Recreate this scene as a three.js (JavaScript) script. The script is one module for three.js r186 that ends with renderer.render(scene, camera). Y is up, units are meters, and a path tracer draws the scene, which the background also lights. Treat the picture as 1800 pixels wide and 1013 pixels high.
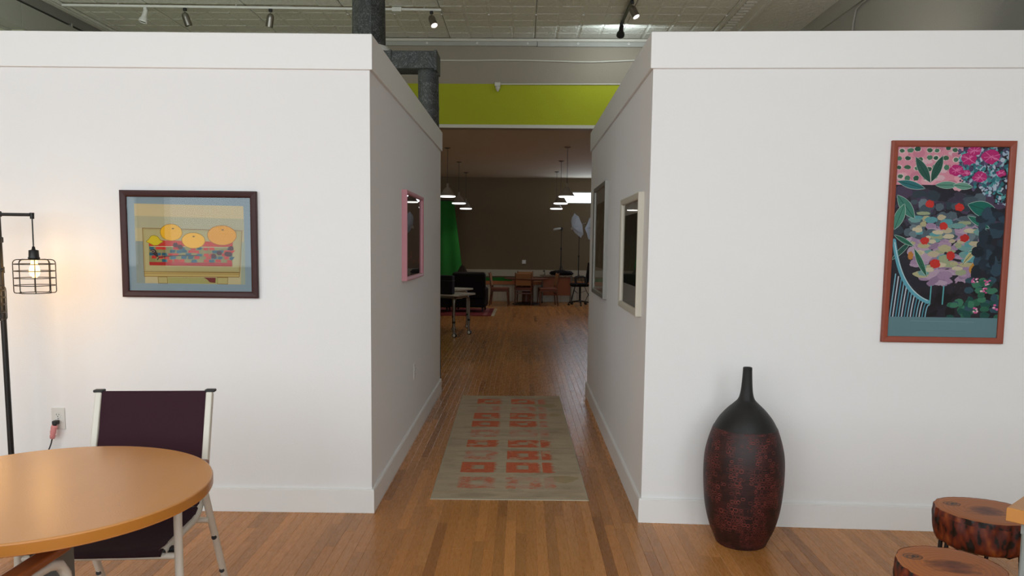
import * as THREE from 'three';
import { RoundedBoxGeometry } from 'three/addons/geometries/RoundedBoxGeometry.js';
import { mergeGeometries } from 'three/addons/utils/BufferGeometryUtils.js';
import { RectAreaLightUniformsLib } from 'three/addons/lights/RectAreaLightUniformsLib.js';
import { ImprovedNoise } from 'three/addons/math/ImprovedNoise.js';

// ---------------------------------------------------------------- camera, sky, daylight, exposure
// Room axes used below: x to the right, y up, z into the depth of the building (three's -z); metres.
const scene = new THREE.Scene();
const camera = new THREE.PerspectiveCamera(2 * Math.atan(560 / 1363.9) * 180 / Math.PI, 1830 / 1120, 0.05, 120);
camera.setViewOffset(1830, 1120, 30, 0, 1800, 1013);       // the photograph is a crop of a taller frame
camera.position.set(0, 1.45, 0);
camera.rotation.set(-0.0948, 0.0239, 0.0108, 'YXZ');
const renderer = new THREE.WebGLRenderer({ antialias: true });
renderer.toneMapping = THREE.LinearToneMapping;
renderer.toneMappingExposure = 1.0;
renderer.shadowMap.enabled = true;
renderer.shadowMap.type = THREE.PCFSoftShadowMap;
RectAreaLightUniformsLib.init();
scene.background = new THREE.Color(0.88, 0.97, 1.04);
scene.backgroundIntensity = 2.2;
const V3 = (x, y, z) => new THREE.Vector3(x, y, -z);       // room -> three
// daylight coming through each window opening: [centre x, y, z, width, height, facing z (1 = into the depth, -1 = towards the street), or 'x' = towards -x]
const FRONT_Z = -2.6, BACK_Z = 20.25, LEFT_X = -8.5, RIGHT_X = 3.95, CEIL = 4.47, LOW = 3.173, BULK_Z = 11.75;
const SHOP = [[-7.9, -5.0], [-4.7, -1.8], [-1.5, 1.0], [1.3, 3.7]];
const DAY = new THREE.Color(0.905, 1.0, 1.05);
function daylight(x, y, z, w, h, tx, ty, tz, power, color = DAY) {
  const l = new THREE.RectAreaLight(color, power, w, h);
  l.name = 'window_daylight';
  l.position.copy(V3(x, y, z)); l.lookAt(V3(tx, ty, tz)); scene.add(l);
}
for (const [a, b] of SHOP) daylight((a + b) / 2, 2.6, FRONT_Z + 0.02, b - a - 0.1, 3.0, (a + b) / 2, 2.6, 5, 2.6);
daylight(2.25, 2.67, BACK_Z - 0.02, 2.3, 0.26, 2.25, 2.0, 10, 7.5, new THREE.Color(0.76, 0.9, 1.08));
daylight(RIGHT_X - 0.02, 2.1, 18.3, 1.6, 1.5, 0, 2.1, 18.3, 0.42, new THREE.Color(0.55, 0.76, 1.25));  // out-of-view side window, placed for bluish light on umbrellas and floor

// ---------------------------------------------------------------- helpers
let seed = 20240611;
const rnd = () => { seed = (seed * 1664525 + 1013904223) >>> 0; return seed / 4294967296; };
const rr = (a, b) => a + (b - a) * rnd();
const perlin = new ImprovedNoise();
const fbm = (x, y, z = 0, o = 4) => { let s = 0, a = 0.5; for (let i = 0; i < o; i++) { s += a * perlin.noise(x, y, z + i * 7.3); x *= 2.03; y *= 2.03; a *= 0.5; } return s; };
const used = {};
const numbered = (n) => { used[n] = (used[n] ?? -1) + 1; return used[n] ? n + '_' + String(used[n]).padStart(3, '0') : n; };
function shadows(o) { o.castShadow = true; o.receiveShadow = true; return o; }
// a thing: a Group at its base (room coordinates) whose children are parts
function thing(name, label, category, [x, y, z] = [0, 0, 0], turn = 0, group) {
  const o = new THREE.Group(); o.name = numbered(name);
  o.position.copy(V3(x, y, z)); o.rotation.y = turn; scene.add(o);
  o.userData = { label, category }; if (group) o.userData.group = group;
  o.updateMatrixWorld(); return o;
}
// a part; geometry in three's world axes (world = true) or in the parent's own axes
function part(parent, name, geo, m, world = true, label) {
  const o = shadows(new THREE.Mesh(geo, m)); o.name = name;
  if (world) { parent.updateWorldMatrix(true, false); geo.applyMatrix4(parent.matrixWorld.clone().invert()); }
  parent.add(o); if (label) o.userData.label = label; return o;
}
const own = (parent, name, geo, m, label) => part(parent, name, geo, m, false, label);
function struct(name, geo, m, parent = scene) {
  const o = geo ? shadows(new THREE.Mesh(geo, m)) : new THREE.Group();
  o.name = numbered(name); parent.add(o); o.userData.kind = 'structure'; return o;
}
function tag(o, label, category, group) { Object.assign(o.userData, { label, category }); if (group) o.userData.group = group; return o; }
function single(name, label, category, geo, m, group) { const o = shadows(new THREE.Mesh(geo, m)); o.name = numbered(name); scene.add(o); return tag(o, label, category, group); }
function copy(src, pos, turn, label, group) {
  const c = src.clone(); c.name = numbered(src.name.replace(/_\d{3}$/, '')); c.userData = { ...src.userData };
  c.position.copy(V3(...pos)); c.rotation.y = turn; scene.add(c);
  if (label) c.userData.label = label; if (group) c.userData.group = group; return c;
}
// box in room coordinates, slightly rounded edges
function bx(x0, x1, y0, y1, z0, z1, r = 0.002) {
  const w = Math.abs(x1 - x0), h = Math.abs(y1 - y0), d = Math.abs(z1 - z0);
  const g = new RoundedBoxGeometry(w, h, d, 1, Math.min(r, w / 2.1, h / 2.1, d / 2.1));
  return metres(g.translate((x0 + x1) / 2, (y0 + y1) / 2, -(z0 + z1) / 2));
}
function plain(x0, x1, y0, y1, z0, z1) { return metres(new THREE.BoxGeometry(Math.abs(x1 - x0), Math.abs(y1 - y0), Math.abs(z1 - z0)).translate((x0 + x1) / 2, (y0 + y1) / 2, -(z0 + z1) / 2)); }
const lb = (w, h, d, x, y, z, r = 0.002) => metres(new RoundedBoxGeometry(w, h, d, 1, Math.min(r, w / 2.1, h / 2.1, d / 2.1)).translate(x, y, z));   // local axes
// uv in metres, by the way each corner faces
function metres(g) {
  const p = g.attributes.position, n = g.attributes.normal, uv = new Float32Array(p.count * 2);
  for (let i = 0; i < p.count; i++) {
    const ax = Math.abs(n.getX(i)), ay = Math.abs(n.getY(i)), az = Math.abs(n.getZ(i));
    if (ay >= ax && ay >= az) { uv[2 * i] = p.getX(i); uv[2 * i + 1] = p.getZ(i); }
    else if (ax >= az) { uv[2 * i] = p.getZ(i); uv[2 * i + 1] = p.getY(i); }
    else { uv[2 * i] = p.getX(i); uv[2 * i + 1] = p.getY(i); }
  }
  g.setAttribute('uv', new THREE.BufferAttribute(uv, 2)); return g;
}
function rod(a, b, r, seg = 10, r2 = r) {
  const d = b.clone().sub(a), g = new THREE.CylinderGeometry(r2, r, d.length(), seg);
  g.applyQuaternion(new THREE.Quaternion().setFromUnitVectors(new THREE.Vector3(0, 1, 0), d.clone().normalize()));
  return g.translate((a.x + b.x) / 2, (a.y + b.y) / 2, (a.z + b.z) / 2);
}
function bar(a, b, w, t, up = new THREE.Vector3(0, 0, 1)) {   // rectangular tube from a to b; t is measured along `up`
  const d = b.clone().sub(a), len = d.length(), y = d.normalize(), x = new THREE.Vector3().crossVectors(y, up).normalize(), z = new THREE.Vector3().crossVectors(x, y);
  const g = new RoundedBoxGeometry(w, len, t, 1, Math.min(w, t) * 0.22);
  g.applyMatrix4(new THREE.Matrix4().makeBasis(x, y, z)); return g.translate((a.x + b.x) / 2, (a.y + b.y) / 2, (a.z + b.z) / 2);
}
const tube = (pts, r, seg = 24, rad = 8, closed = false, tension = 0.5) => new THREE.TubeGeometry(new THREE.CatmullRomCurve3(pts, closed, 'catmullrom', tension), seg, r, rad, closed);
function bent(pts, r, bend, rad = 10) {       // tube with straight runs and rounded corners
  const path = new THREE.CurvePath();
  let last = pts[0];
  for (let i = 1; i < pts.length - 1; i++) {
    const a = pts[i].clone().sub(pts[i - 1]), b = pts[i + 1].clone().sub(pts[i]), k = Math.min(bend, a.length() / 2, b.length() / 2);
    const p = pts[i].clone().addScaledVector(a.normalize(), -k), q = pts[i].clone().addScaledVector(b.normalize(), k);
    path.add(new THREE.LineCurve3(last, p)); path.add(new THREE.QuadraticBezierCurve3(p, pts[i].clone(), q)); last = q;
  }
  path.add(new THREE.LineCurve3(last, pts[pts.length - 1]));
  return new THREE.TubeGeometry(path, Math.max(12, (pts.length - 1) * 12), r, rad, false);
}
const lathe = (pts, seg = 40) => new THREE.LatheGeometry(pts.map(([r, y]) => new THREE.Vector2(r, y)), seg);
const merged = (list) => mergeGeometries(list.map((g) => { const q = g.index ? g.toNonIndexed() : g; for (const k of Object.keys(q.attributes)) if (!['position', 'normal', 'uv'].includes(k)) q.deleteAttribute(k); return q; }));
function extrudeUp(poly, y0, y1, bevel = 0) {  // plan outline [[x, z] ...] raised from y0 to y1
  const s = new THREE.Shape(poly.map(([x, z]) => new THREE.Vector2(x, z)));
  const g = new THREE.ExtrudeGeometry(s, { depth: y1 - y0 - 2 * bevel, bevelEnabled: bevel > 0, bevelSize: bevel, bevelOffset: -bevel, bevelThickness: bevel, bevelSegments: 1 });
  return metres(g.rotateX(-Math.PI / 2).translate(0, y0 + bevel, 0));
}
function strip(path, o1, o2) {                 // plan outline between two mitred offsets of a path; positive = its outward (right-hand) side
  const off = (d) => path.map((p, i) => {
    const nrm = (a, b) => { const dx = b[0] - a[0], dz = b[1] - a[1], l = Math.hypot(dx, dz); return [dz / l, -dx / l]; };
    const n1 = i ? nrm(path[i - 1], p) : nrm(p, path[i + 1]), n2 = i < path.length - 1 ? nrm(p, path[i + 1]) : n1;
    const k = d / (1 + n1[0] * n2[0] + n1[1] * n2[1]);
    return [p[0] + (n1[0] + n2[0]) * k, p[1] + (n1[1] + n2[1]) * k];
  });
  return [...off(o1), ...off(o2).reverse()];
}
// ---------------------------------------------------------------- textures
function dataTex(w, h, fn, srgb = false, rep = true) {
  const d = new Uint8Array(w * h * 4);
  for (let y = 0; y < h; y++) for (let x = 0; x < w; x++) {
    const c = fn(x / w, y / h, x, y), i = (y * w + x) * 4;
    d[i] = Math.max(0, Math.min(255, c[0] * 255)); d[i + 1] = Math.max(0, Math.min(255, c[1] * 255)); d[i + 2] = Math.max(0, Math.min(255, c[2] * 255)); d[i + 3] = 255;
  }
  const t = new THREE.DataTexture(d, w, h, THREE.RGBAFormat); t.magFilter = THREE.LinearFilter; t.minFilter = THREE.LinearMipmapLinearFilter; t.generateMipmaps = true;
  if (rep) t.wrapS = t.wrapT = THREE.RepeatWrapping;
  if (srgb) t.colorSpace = THREE.SRGBColorSpace;
  t.needsUpdate = true; return t;
}
const g1 = (v) => [v, v, v];
function rep(t, sx, sy) { const c = t.clone(); c.repeat.set(sx, sy); c.needsUpdate = true; return c; }
const off = (t, a, b) => { t.offset.set(a, b); return t; };
function canvasTex(w, h, draw) {
  const c = document.createElement('canvas'); c.width = w; c.height = h; draw(c.getContext('2d'), w, h);
  const t = new THREE.CanvasTexture(c); t.colorSpace = THREE.SRGBColorSpace; t.anisotropy = 8; return t;
}
// periodic noise so that repeats join
const per = (u, v, k, s = 0) => { const a = u * 2 * Math.PI, b = v * 2 * Math.PI; return perlin.noise(Math.cos(a) * k + s, Math.sin(a) * k + Math.cos(b) * k * 0.7, Math.sin(b) * k + s * 2); };
const T = {
  roller: dataTex(256, 256, (u, v) => g1(0.5 + 0.35 * per(u, v, 14) + 0.25 * per(u, v, 30, 5))),
  grain: dataTex(128, 1024, (u, v, x, y) => { const f = perlin.noise(u * 14, v * 3, 3) * 0.6 + perlin.noise(u * 34, v * 6, 8) * 0.3 + perlin.noise(u * 5, v * 2, 1) * 0.7; return g1(0.93 + 0.06 * f); }),
  scuff: dataTex(256, 256, (u, v) => g1(0.62 + 0.25 * per(u, v, 4) + 0.2 * per(u, v, 11, 3))),
  fabric: dataTex(128, 128, (u, v, x, y) => g1(0.5 + 0.25 * ((x + y) % 4 < 2 ? 1 : -1) * 0.6 + 0.3 * (Math.sin(x * 12.9898 + y * 78.233) * 43758.5453 % 1))),
  dent: dataTex(512, 512, (u, v) => { const a = per(u, v, 1.6), b = per(u, v, 4.2, 4), c = per(u, v, 9, 9); return g1(0.5 + 0.3 * a + 0.22 * b + 0.5 * Math.max(0, c - 0.3)); }),
  zinc: dataTex(512, 512, (u, v, x, y) => { const a = per(u, v, 2), b = per(u, v, 8, 4), c = per(u, v, 13, 9); return g1(0.36 + 0.2 * a + Math.min(0.6, 5 * Math.max(0, b - 0.27)) + Math.min(0.5, 5 * Math.max(0, c - 0.30)) + 0.12 * b); }),
  metalGrain: dataTex(128, 128, (u, v) => g1(0.5 + 0.4 * perlin.noise(u * 3, v * 90, 2))),
};
// ---------------------------------------------------------------- materials
const mat = (o) => new THREE.MeshStandardMaterial(o);
const phys = (o) => new THREE.MeshPhysicalMaterial(o);
const lin = (r, g, b) => new THREE.Color().setRGB(r, g, b);
const M = {
  wall: mat({ name: 'white_wall_paint', color: lin(0.845, 0.835, 0.825), roughness: 0.85, bumpMap: rep(T.roller, 3, 3), bumpScale: 0.0006 }),
  trim: mat({ name: 'white_trim_paint', color: lin(0.85, 0.84, 0.82), roughness: 0.5 }),
  greyWall: mat({ name: 'grey_plaster', color: lin(0.37, 0.365, 0.33), roughness: 0.9, bumpMap: rep(T.roller, 1.2, 1.2), bumpScale: 0.003 }),
  tanWall: mat({ name: 'grey_tan_paint', color: lin(0.29, 0.25, 0.195), roughness: 0.9, bumpMap: rep(T.roller, 1.2, 1.2), bumpScale: 0.002 }),
  lime: mat({ name: 'lime_paint', color: lin(0.34, 0.36, 0.008), roughness: 0.85, bumpMap: rep(T.roller, 1.5, 1.5), bumpScale: 0.002 }),
  brownWall: mat({ name: 'taupe_paint', color: lin(0.20, 0.146, 0.086), roughness: 0.9, bumpMap: rep(T.roller, 1.2, 1.2), bumpScale: 0.002 }),
  lowCeil: mat({ name: 'dull_ceiling_paint', color: lin(0.72, 0.63, 0.47), roughness: 0.8 }),
  oliveWall: mat({ name: 'pale_olive_paint', color: lin(0.42, 0.42, 0.30), roughness: 0.9 }),
  tin: mat({ name: 'painted_pressed_tin', color: lin(0.72, 0.71, 0.65), roughness: 0.42, bumpMap: rep(T.dent, 2.2, 2.2), bumpScale: 0.011 }),
  slab: mat({ name: 'dark_slab', color: lin(0.10, 0.10, 0.095), roughness: 0.95 }),
  black: mat({ name: 'black_metal', color: lin(0.012, 0.011, 0.011), roughness: 0.42, metalness: 0.2 }),
  blackPlastic: mat({ name: 'black_plastic', color: lin(0.012, 0.012, 0.013), roughness: 0.5 }),
  nickel: mat({ name: 'brushed_nickel', color: lin(0.30, 0.28, 0.25), roughness: 0.32, metalness: 1, bumpMap: rep(T.metalGrain, 20, 20), bumpScale: 0.0003 }),
  whiteEnamel: mat({ name: 'white_enamel', color: lin(0.70, 0.69, 0.655), roughness: 0.4 }),
  chairFrame: mat({ name: 'cream_powder_coat', color: lin(0.66, 0.61, 0.52), roughness: 0.38 }),
  glass: phys({ name: 'clear_glass', color: lin(1, 1, 1), transmission: 1, thickness: 0, roughness: 0.0, ior: 1.5 }),
  pictureGlass: phys({ name: 'picture_glass', color: lin(1, 1, 1), transmission: 1, thickness: 0, roughness: 0.0, ior: 1.32 }),
  steel: mat({ name: 'grey_steel', color: lin(0.20, 0.22, 0.22), roughness: 0.4, metalness: 0.6 }),
  zinc: mat({ name: 'galvanised_steel', color: lin(0.115, 0.12, 0.118), map: rep(T.zinc, 1.6, 1.6), roughness: 0.6, metalness: 0.1, bumpMap: rep(T.zinc, 1.6, 1.6), bumpScale: 0.0008 }),
  teak: mat({ name: 'red_brown_teak', color: lin(0.16, 0.055, 0.028), roughness: 0.4, map: rep(T.grain, 6, 1.2) }),
  tanCloth: mat({ name: 'tan_upholstery', color: lin(0.42, 0.20, 0.085), roughness: 0.9, bumpMap: rep(T.fabric, 12, 12), bumpScale: 0.0006 }),
  leather: phys({ name: 'black_leather', color: lin(0.005, 0.003, 0.004), roughness: 0.6, specularIntensity: 0.3 }),
  oldTrim: mat({ name: 'old_white_paint', color: lin(0.55, 0.52, 0.455), roughness: 0.55 }),
  chroma: mat({ name: 'green_cloth', color: lin(0.010, 0.16, 0.016), roughness: 0.9 }),
};
const frameWood = (r, g, b, rough = 0.4) => phys({ specularIntensity: 0.45, name: 'frame_wood', color: lin(r, g, b), roughness: rough, map: rep(T.grain, 5, 1) });

// ================================================================ THE SETTING
// ---------------------------------------------------------------- floor: narrow strip boards
const floor = struct('floor', null);
part(floor, 'subfloor', plain(LEFT_X - 0.2, RIGHT_X + 0.2, -0.2, -0.0025, FRONT_Z - 0.2, BACK_Z + 0.2), mat({ name: 'subfloor', color: lin(0.035, 0.018, 0.008), roughness: 0.9 }));
const plankMat = phys({ name: 'oiled_strip_oak', color: lin(0.53, 0.226, 0.066), vertexColors: true, roughness: 0.46, roughnessMap: rep(T.scuff, 1.1, 0.9), map: T.grain, specularIntensity: 0.62 });
function plank(x0, x1, z0, z1, tone) {         // board with eased top edges, open underneath
  const e = 0.0012, t = 0, d = -0.0016, P = [], N = [], U = [], C = [], I = [], ou = rnd() * 7, ov = rnd() * 9;
  const quad = (a, b, c, q, n) => { const k = P.length / 3; for (const p of [a, b, c, q]) { P.push(p[0], p[1], -p[2]); N.push(...n); U.push(p[0] / 0.16 + ou, p[2] / 1.4 + ov); C.push(...tone); } I.push(k, k + 1, k + 2, k, k + 2, k + 3); };
  const a = [x0 + e, t, z0 + e], b = [x1 - e, t, z0 + e], c = [x1 - e, t, z1 - e], q = [x0 + e, t, z1 - e], A = [x0, d, z0], B = [x1, d, z0], Cc = [x1, d, z1], Q = [x0, d, z1], s = 0.6, h = 0.8;
  quad(a, b, c, q, [0, 1, 0]); quad(A, B, b, a, [0, h, s]); quad(B, Cc, c, b, [s, h, 0]); quad(Cc, Q, q, c, [0, h, -s]); quad(Q, A, a, q, [-s, h, 0]);
  const g = new THREE.BufferGeometry();
  g.setAttribute('position', new THREE.Float32BufferAttribute(P, 3)); g.setAttribute('normal', new THREE.Float32BufferAttribute(N, 3)); g.setAttribute('uv', new THREE.Float32BufferAttribute(U, 2)); g.setAttribute('color', new THREE.Float32BufferAttribute(C, 3)); g.setIndex(I);
  return g;
}
{
  const W = 0.0508, near = [], rest = [];
  for (let i = 0, x = LEFT_X; x < RIGHT_X; i++, x = LEFT_X + i * W) {
    let z = FRONT_Z - rr(0, 1);
    while (z < BACK_Z) {
      const len = rr(0.5, 1.7), z0 = Math.max(z, FRONT_Z), z1 = Math.min(z + len, BACK_Z); z += len;
      if (z1 - z0 < 0.02) continue;
      const b = 0.96 + 0.24 * (rnd() + rnd() - 1) + (rnd() < 0.09 ? -0.2 : 0) + (rnd() < 0.08 ? 0.10 : 0), h = rr(-0.06, 0.06);
      const tone = [b, b * (1 - 0.5 * h - (b < 0.75 ? 0.06 : 0)), b * (1 - 1.5 * h - (b < 0.75 ? 0.10 : 0))];
      const xc = x + W / 2, front = z1 > 3.25 && z0 < 4.05 && xc > -2.5 && xc < 2.6, hall = z1 > 4 && xc > -0.8 && xc < 0.65 && z0 < 11.5;
      const rank = front || hall ? Math.max(z0, 3.3) : 99;
      (rank < 99 ? near : rest).push([rank, x, Math.min(x + W, RIGHT_X), z0, z1, tone]);
    }
  }
  near.sort((a, b) => a[0] - b[0]);
  const shown = near.slice(0, 290); rest.push(...near.slice(290));
  for (const [, ...a] of shown) part(floor, 'plank', plank(...a), plankMat);
  const field = part(floor, 'plank_field', mergeGeometries(rest.map(([, ...a]) => plank(...a))), plankMat); field.userData.kind = 'stuff';
}
// ---------------------------------------------------------------- pressed-tin ceiling of the front room
const ceiling = struct('ceiling', plain(LEFT_X - 0.2, RIGHT_X + 0.2, CEIL + 0.03, CEIL + 0.25, FRONT_Z - 0.2, BULK_Z + 0.1), M.slab);
{
  const PW = 1.2446, PD = 0.622;
  const panelGeo = (k) => {                    // 4 x 2 shallow pressed squares on a sheet whose edges turn up to the joists
    const list = [metres(new RoundedBoxGeometry(PW - 0.006, 0.02, PD - 0.004, 1, 0.004).translate(0, 0.012, 0))];
    for (let i = 0; i < 4; i++) for (let j = 0; j < 2; j++) {
      const s = 0.146, t = 0.128, lo = 0.0026 + 0.0006 * ((i + j + k) % 3), g = new THREE.CylinderGeometry(s * Math.SQRT2, t * Math.SQRT2, lo * 2, 4, 1).rotateY(Math.PI / 4);
      const f = g.toNonIndexed(); f.computeVertexNormals();
      list.push(metres(f.translate((i - 1.5) * 0.3112, 0.002 - lo + 0.0002, (j - 0.5) * 0.311)));
    }
    return merged(list);
  };
  const variants = [0, 1, 2].map(panelGeo);
  for (let c = -7; c <= 2; c++) for (let r = 0; r < 23; r++) {
    const x = 0.135 + PW * (c + 0.5), z = BULK_Z - 0.02 - PD * (r + 0.5);
    if (x + PW / 2 > 2.63 + 0.4 || x - PW / 2 < LEFT_X - 1) continue;
    const o = part(ceiling, 'tin_panel', variants[(c * 5 + r * 3 + 70) % 3], M.tin, false);
    o.position.set(x, CEIL + rr(-0.002, 0.002), -z); o.rotation.set(rr(-0.004, 0.004), 0, rr(-0.0025, 0.0025));
  }
  const stud = new THREE.TorusGeometry(0.014, 0.005, 6, 14).rotateX(Math.PI / 2);
  for (let k = -4; k <= 4; k++) for (const z of [10.54, 9.30]) part(ceiling, 'ceiling_button', stud, M.trim, false).position.set(0.135 + 0.6223 * k, CEIL - 0.006, -z);
  part(ceiling, 'border_panel', plain(2.63, RIGHT_X, CEIL + 0.004, CEIL + 0.03, FRONT_Z, BULK_Z), M.tin);
  for (const x of [2.66, 3.0]) part(ceiling, 'ceiling_rib', bx(x - 0.012, x + 0.03, CEIL - 0.014, CEIL + 0.01, FRONT_Z, BULK_Z, 0.006), M.tin);
  const teeth = []; for (let z = 8.6; z < BULK_Z; z += 0.125) teeth.push(bx(2.72, 2.86, CEIL - 0.012, CEIL + 0.008, z, z + 0.075, 0.006));
  part(ceiling, 'border_relief', merged(teeth), M.tin).userData.kind = 'stuff';
}
// low ceiling of the back room
struct('ceiling', plain(-6.2, RIGHT_X + 0.2, LOW, LOW + 0.2, BULK_Z + 0.12, BACK_Z + 0.2), M.lowCeil);
// ---------------------------------------------------------------- bulkhead where the high ceiling stops
const bulk = struct('wall_bulkhead', plain(-6.2, RIGHT_X, 3.817, CEIL + 0.1, BULK_Z, BULK_Z + 0.15), M.tanWall);
part(bulk, 'lime_band', plain(-6.0, RIGHT_X, 3.222, 3.817, BULK_Z - 0.004, BULK_Z + 0.15), M.lime);
struct('trim_1', bx(-6.0, RIGHT_X, 3.173, 3.223, BULK_Z - 0.03, BULK_Z + 0.16, 0.004), M.oldTrim);
const fascia = struct('trim_2', bx(-6.0, RIGHT_X, 4.420, 4.462, BULK_Z - 0.05, BULK_Z + 0.02, 0.012), M.oldTrim);
part(fascia, 'fascia_board', bx(-6.0, 0.17, 4.358, 4.421, BULK_Z - 0.03, BULK_Z + 0.02, 0.004), M.greyWall);
part(fascia, 'fascia_board', bx(0.174, RIGHT_X, 4.352, 4.421, BULK_Z - 0.03, BULK_Z + 0.02, 0.004), M.greyWall);
for (let k = -3; k <= 2; k++) own(fascia, 'fascia_button', new THREE.TorusGeometry(0.012, 0.0035, 6, 12), M.trim).position.copy(V3(0.03 + 0.74 * k, 4.395, BULK_Z - 0.032));
// ---------------------------------------------------------------- outer walls
struct('wall_back', plain(-6.2, 1.03, 0, LOW, BACK_Z, BACK_Z + 0.2), M.brownWall);
const wallBack = struct('wall_back', plain(3.45, RIGHT_X, 0, LOW, BACK_Z, BACK_Z + 0.2), M.brownWall);
part(wallBack, 'wall_below_window', plain(1.03, 3.45, 0, 2.527, BACK_Z, BACK_Z + 0.2), M.brownWall);
part(wallBack, 'wall_above_window', plain(1.03, 3.45, 2.822, LOW, BACK_Z, BACK_Z + 0.2), M.brownWall);
const transom = struct('window_1', null);
part(transom, 'window_frame', merged([bx(1.03, 3.45, 2.527, 2.545, BACK_Z - 0.01, BACK_Z + 0.12), bx(1.03, 3.45, 2.803, 2.822, BACK_Z - 0.01, BACK_Z + 0.12), bx(1.03, 1.05, 2.527, 2.822, BACK_Z - 0.01, BACK_Z + 0.12), bx(3.43, 3.45, 2.527, 2.822, BACK_Z - 0.01, BACK_Z + 0.12)]), M.whiteEnamel);
part(transom, 'pane', plain(1.045, 3.435, 2.54, 2.81, BACK_Z + 0.06, BACK_Z + 0.066), M.glass);
// right side wall, with an out-of-view window placed to light the umbrellas and floor
const wr = struct('wall_right', plain(RIGHT_X, RIGHT_X + 0.2, 0, CEIL + 0.1, FRONT_Z - 0.2, 17.5), M.greyWall);
part(wr, 'wall_section', plain(RIGHT_X, RIGHT_X + 0.2, 0, CEIL, 19.1, BACK_Z + 0.2), M.greyWall);
part(wr, 'wall_below_window', plain(RIGHT_X, RIGHT_X + 0.2, 0, 1.35, 17.5, 19.1), M.greyWall);
part(wr, 'wall_above_window', plain(RIGHT_X, RIGHT_X + 0.2, 2.85, CEIL, 17.5, 19.1), M.greyWall);
const unseenSideWin = struct('window_2', merged([bx(RIGHT_X - 0.01, RIGHT_X + 0.1, 1.35, 1.4, 17.5, 19.1), bx(RIGHT_X - 0.01, RIGHT_X + 0.1, 2.8, 2.85, 17.5, 19.1), bx(RIGHT_X - 0.01, RIGHT_X + 0.1, 1.35, 2.85, 17.5, 17.55), bx(RIGHT_X - 0.01, RIGHT_X + 0.1, 1.35, 2.85, 19.05, 19.1)]), M.whiteEnamel);
part(unseenSideWin, 'pane', plain(RIGHT_X + 0.05, RIGHT_X + 0.056, 1.38, 2.82, 17.53, 19.07), M.glass);
// cove under the tin ceiling along the right wall
{
  const s = new THREE.Shape(); s.moveTo(0, 0); s.lineTo(-0.13, 0); s.quadraticCurveTo(-0.04, -0.035, -0.03, -0.13); s.lineTo(0, -0.13); s.closePath();
  struct('trim_3', metres(new THREE.ExtrudeGeometry(s, { depth: BULK_Z - FRONT_Z, bevelEnabled: false }).translate(RIGHT_X + 0.005, CEIL + 0.005, -BULK_Z)), M.greyWall);
}
// left: panelled beam over an opening into a side space
const wl = struct('wall_left', plain(-6.19, -6.004, 3.97, 4.225, FRONT_Z, BULK_Z), M.greyWall);
part(wl, 'beam_band', plain(-6.2, -6.0, 4.28, CEIL - 0.001, FRONT_Z, BULK_Z), mat({ name: 'dark_grey_paint', color: lin(0.22, 0.21, 0.20), roughness: 0.9 }));
part(wl, 'recess_back', plain(-6.26, -6.195, 3.96, 4.32, FRONT_Z, BULK_Z), M.greyWall);
for (let z = 9.36, k = 0; z > 1; z -= 1.22, k++) part(wl, 'beam_panel', bx(-6.02, -5.985, 3.965, 4.25, z - 1.21, z, 0.004), M.greyWall);
part(wl, 'beam_panel', bx(-6.02, -5.985, 3.965, 4.25, 9.37, BULK_Z, 0.004), M.greyWall);
for (const z of [9.2, 10.42]) part(wl, 'bracket', bx(-6.08, -5.99, 4.235, 4.30, z, z + 0.02), M.greyWall);
part(wl, 'wall_section', plain(-6.2, -6.003, 0, 3.963, 9.60, BACK_Z + 0.2), M.oliveWall);
struct('wall_left_cross', plain(LEFT_X, -6.06, 0, CEIL - 0.002, 9.495, 9.65), M.oliveWall);
struct('trim_4', bx(LEFT_X, -6.05, 3.885, 3.915, 9.455, 9.49, 0.004), M.trim);
struct('trim_5', bx(-6.01, -5.90, CEIL - 0.07, CEIL + 0.004, FRONT_Z, BULK_Z, 0.02), M.tin);
struct('wall_left_outer', plain(LEFT_X - 0.2, LEFT_X, 0, CEIL + 0.1, FRONT_Z - 0.2, 9.65), M.oliveWall);
// street front behind the camera: four shop windows
{
  const wf = struct('wall_front', plain(LEFT_X - 0.2, RIGHT_X + 0.2, 0, 1.05, FRONT_Z - 0.2, FRONT_Z), M.wall);
  part(wf, 'wall_header', plain(LEFT_X - 0.2, RIGHT_X + 0.2, 4.14, CEIL + 0.1, FRONT_Z - 0.2, FRONT_Z), M.wall);
  const xs = [LEFT_X - 0.2, ...SHOP.flat(), RIGHT_X + 0.2];
  for (let i = 0; i < xs.length; i += 2) part(wf, 'pier', plain(xs[i], xs[i + 1], 1.05, 4.14, FRONT_Z - 0.2, FRONT_Z), M.wall);
  SHOP.forEach(([a, b], i) => {
    const w = struct('window_' + (i + 3), merged([bx(a, b, 1.05, 1.12, FRONT_Z - 0.16, FRONT_Z - 0.06), bx(a, b, 4.07, 4.14, FRONT_Z - 0.16, FRONT_Z - 0.06), bx(a, a + 0.06, 1.05, 4.14, FRONT_Z - 0.16, FRONT_Z - 0.06), bx(b - 0.06, b, 1.05, 4.14, FRONT_Z - 0.16, FRONT_Z - 0.06)]), M.steel);
    part(w, 'pane', plain(a + 0.05, b - 0.05, 1.11, 4.08, FRONT_Z - 0.115, FRONT_Z - 0.108), M.glass);
  });
  struct('ground', plain(-30, 30, -0.3, -0.12, -30, FRONT_Z - 0.2), mat({ name: 'pavement', color: lin(0.3, 0.3, 0.29), roughness: 0.9 }));
}
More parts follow.
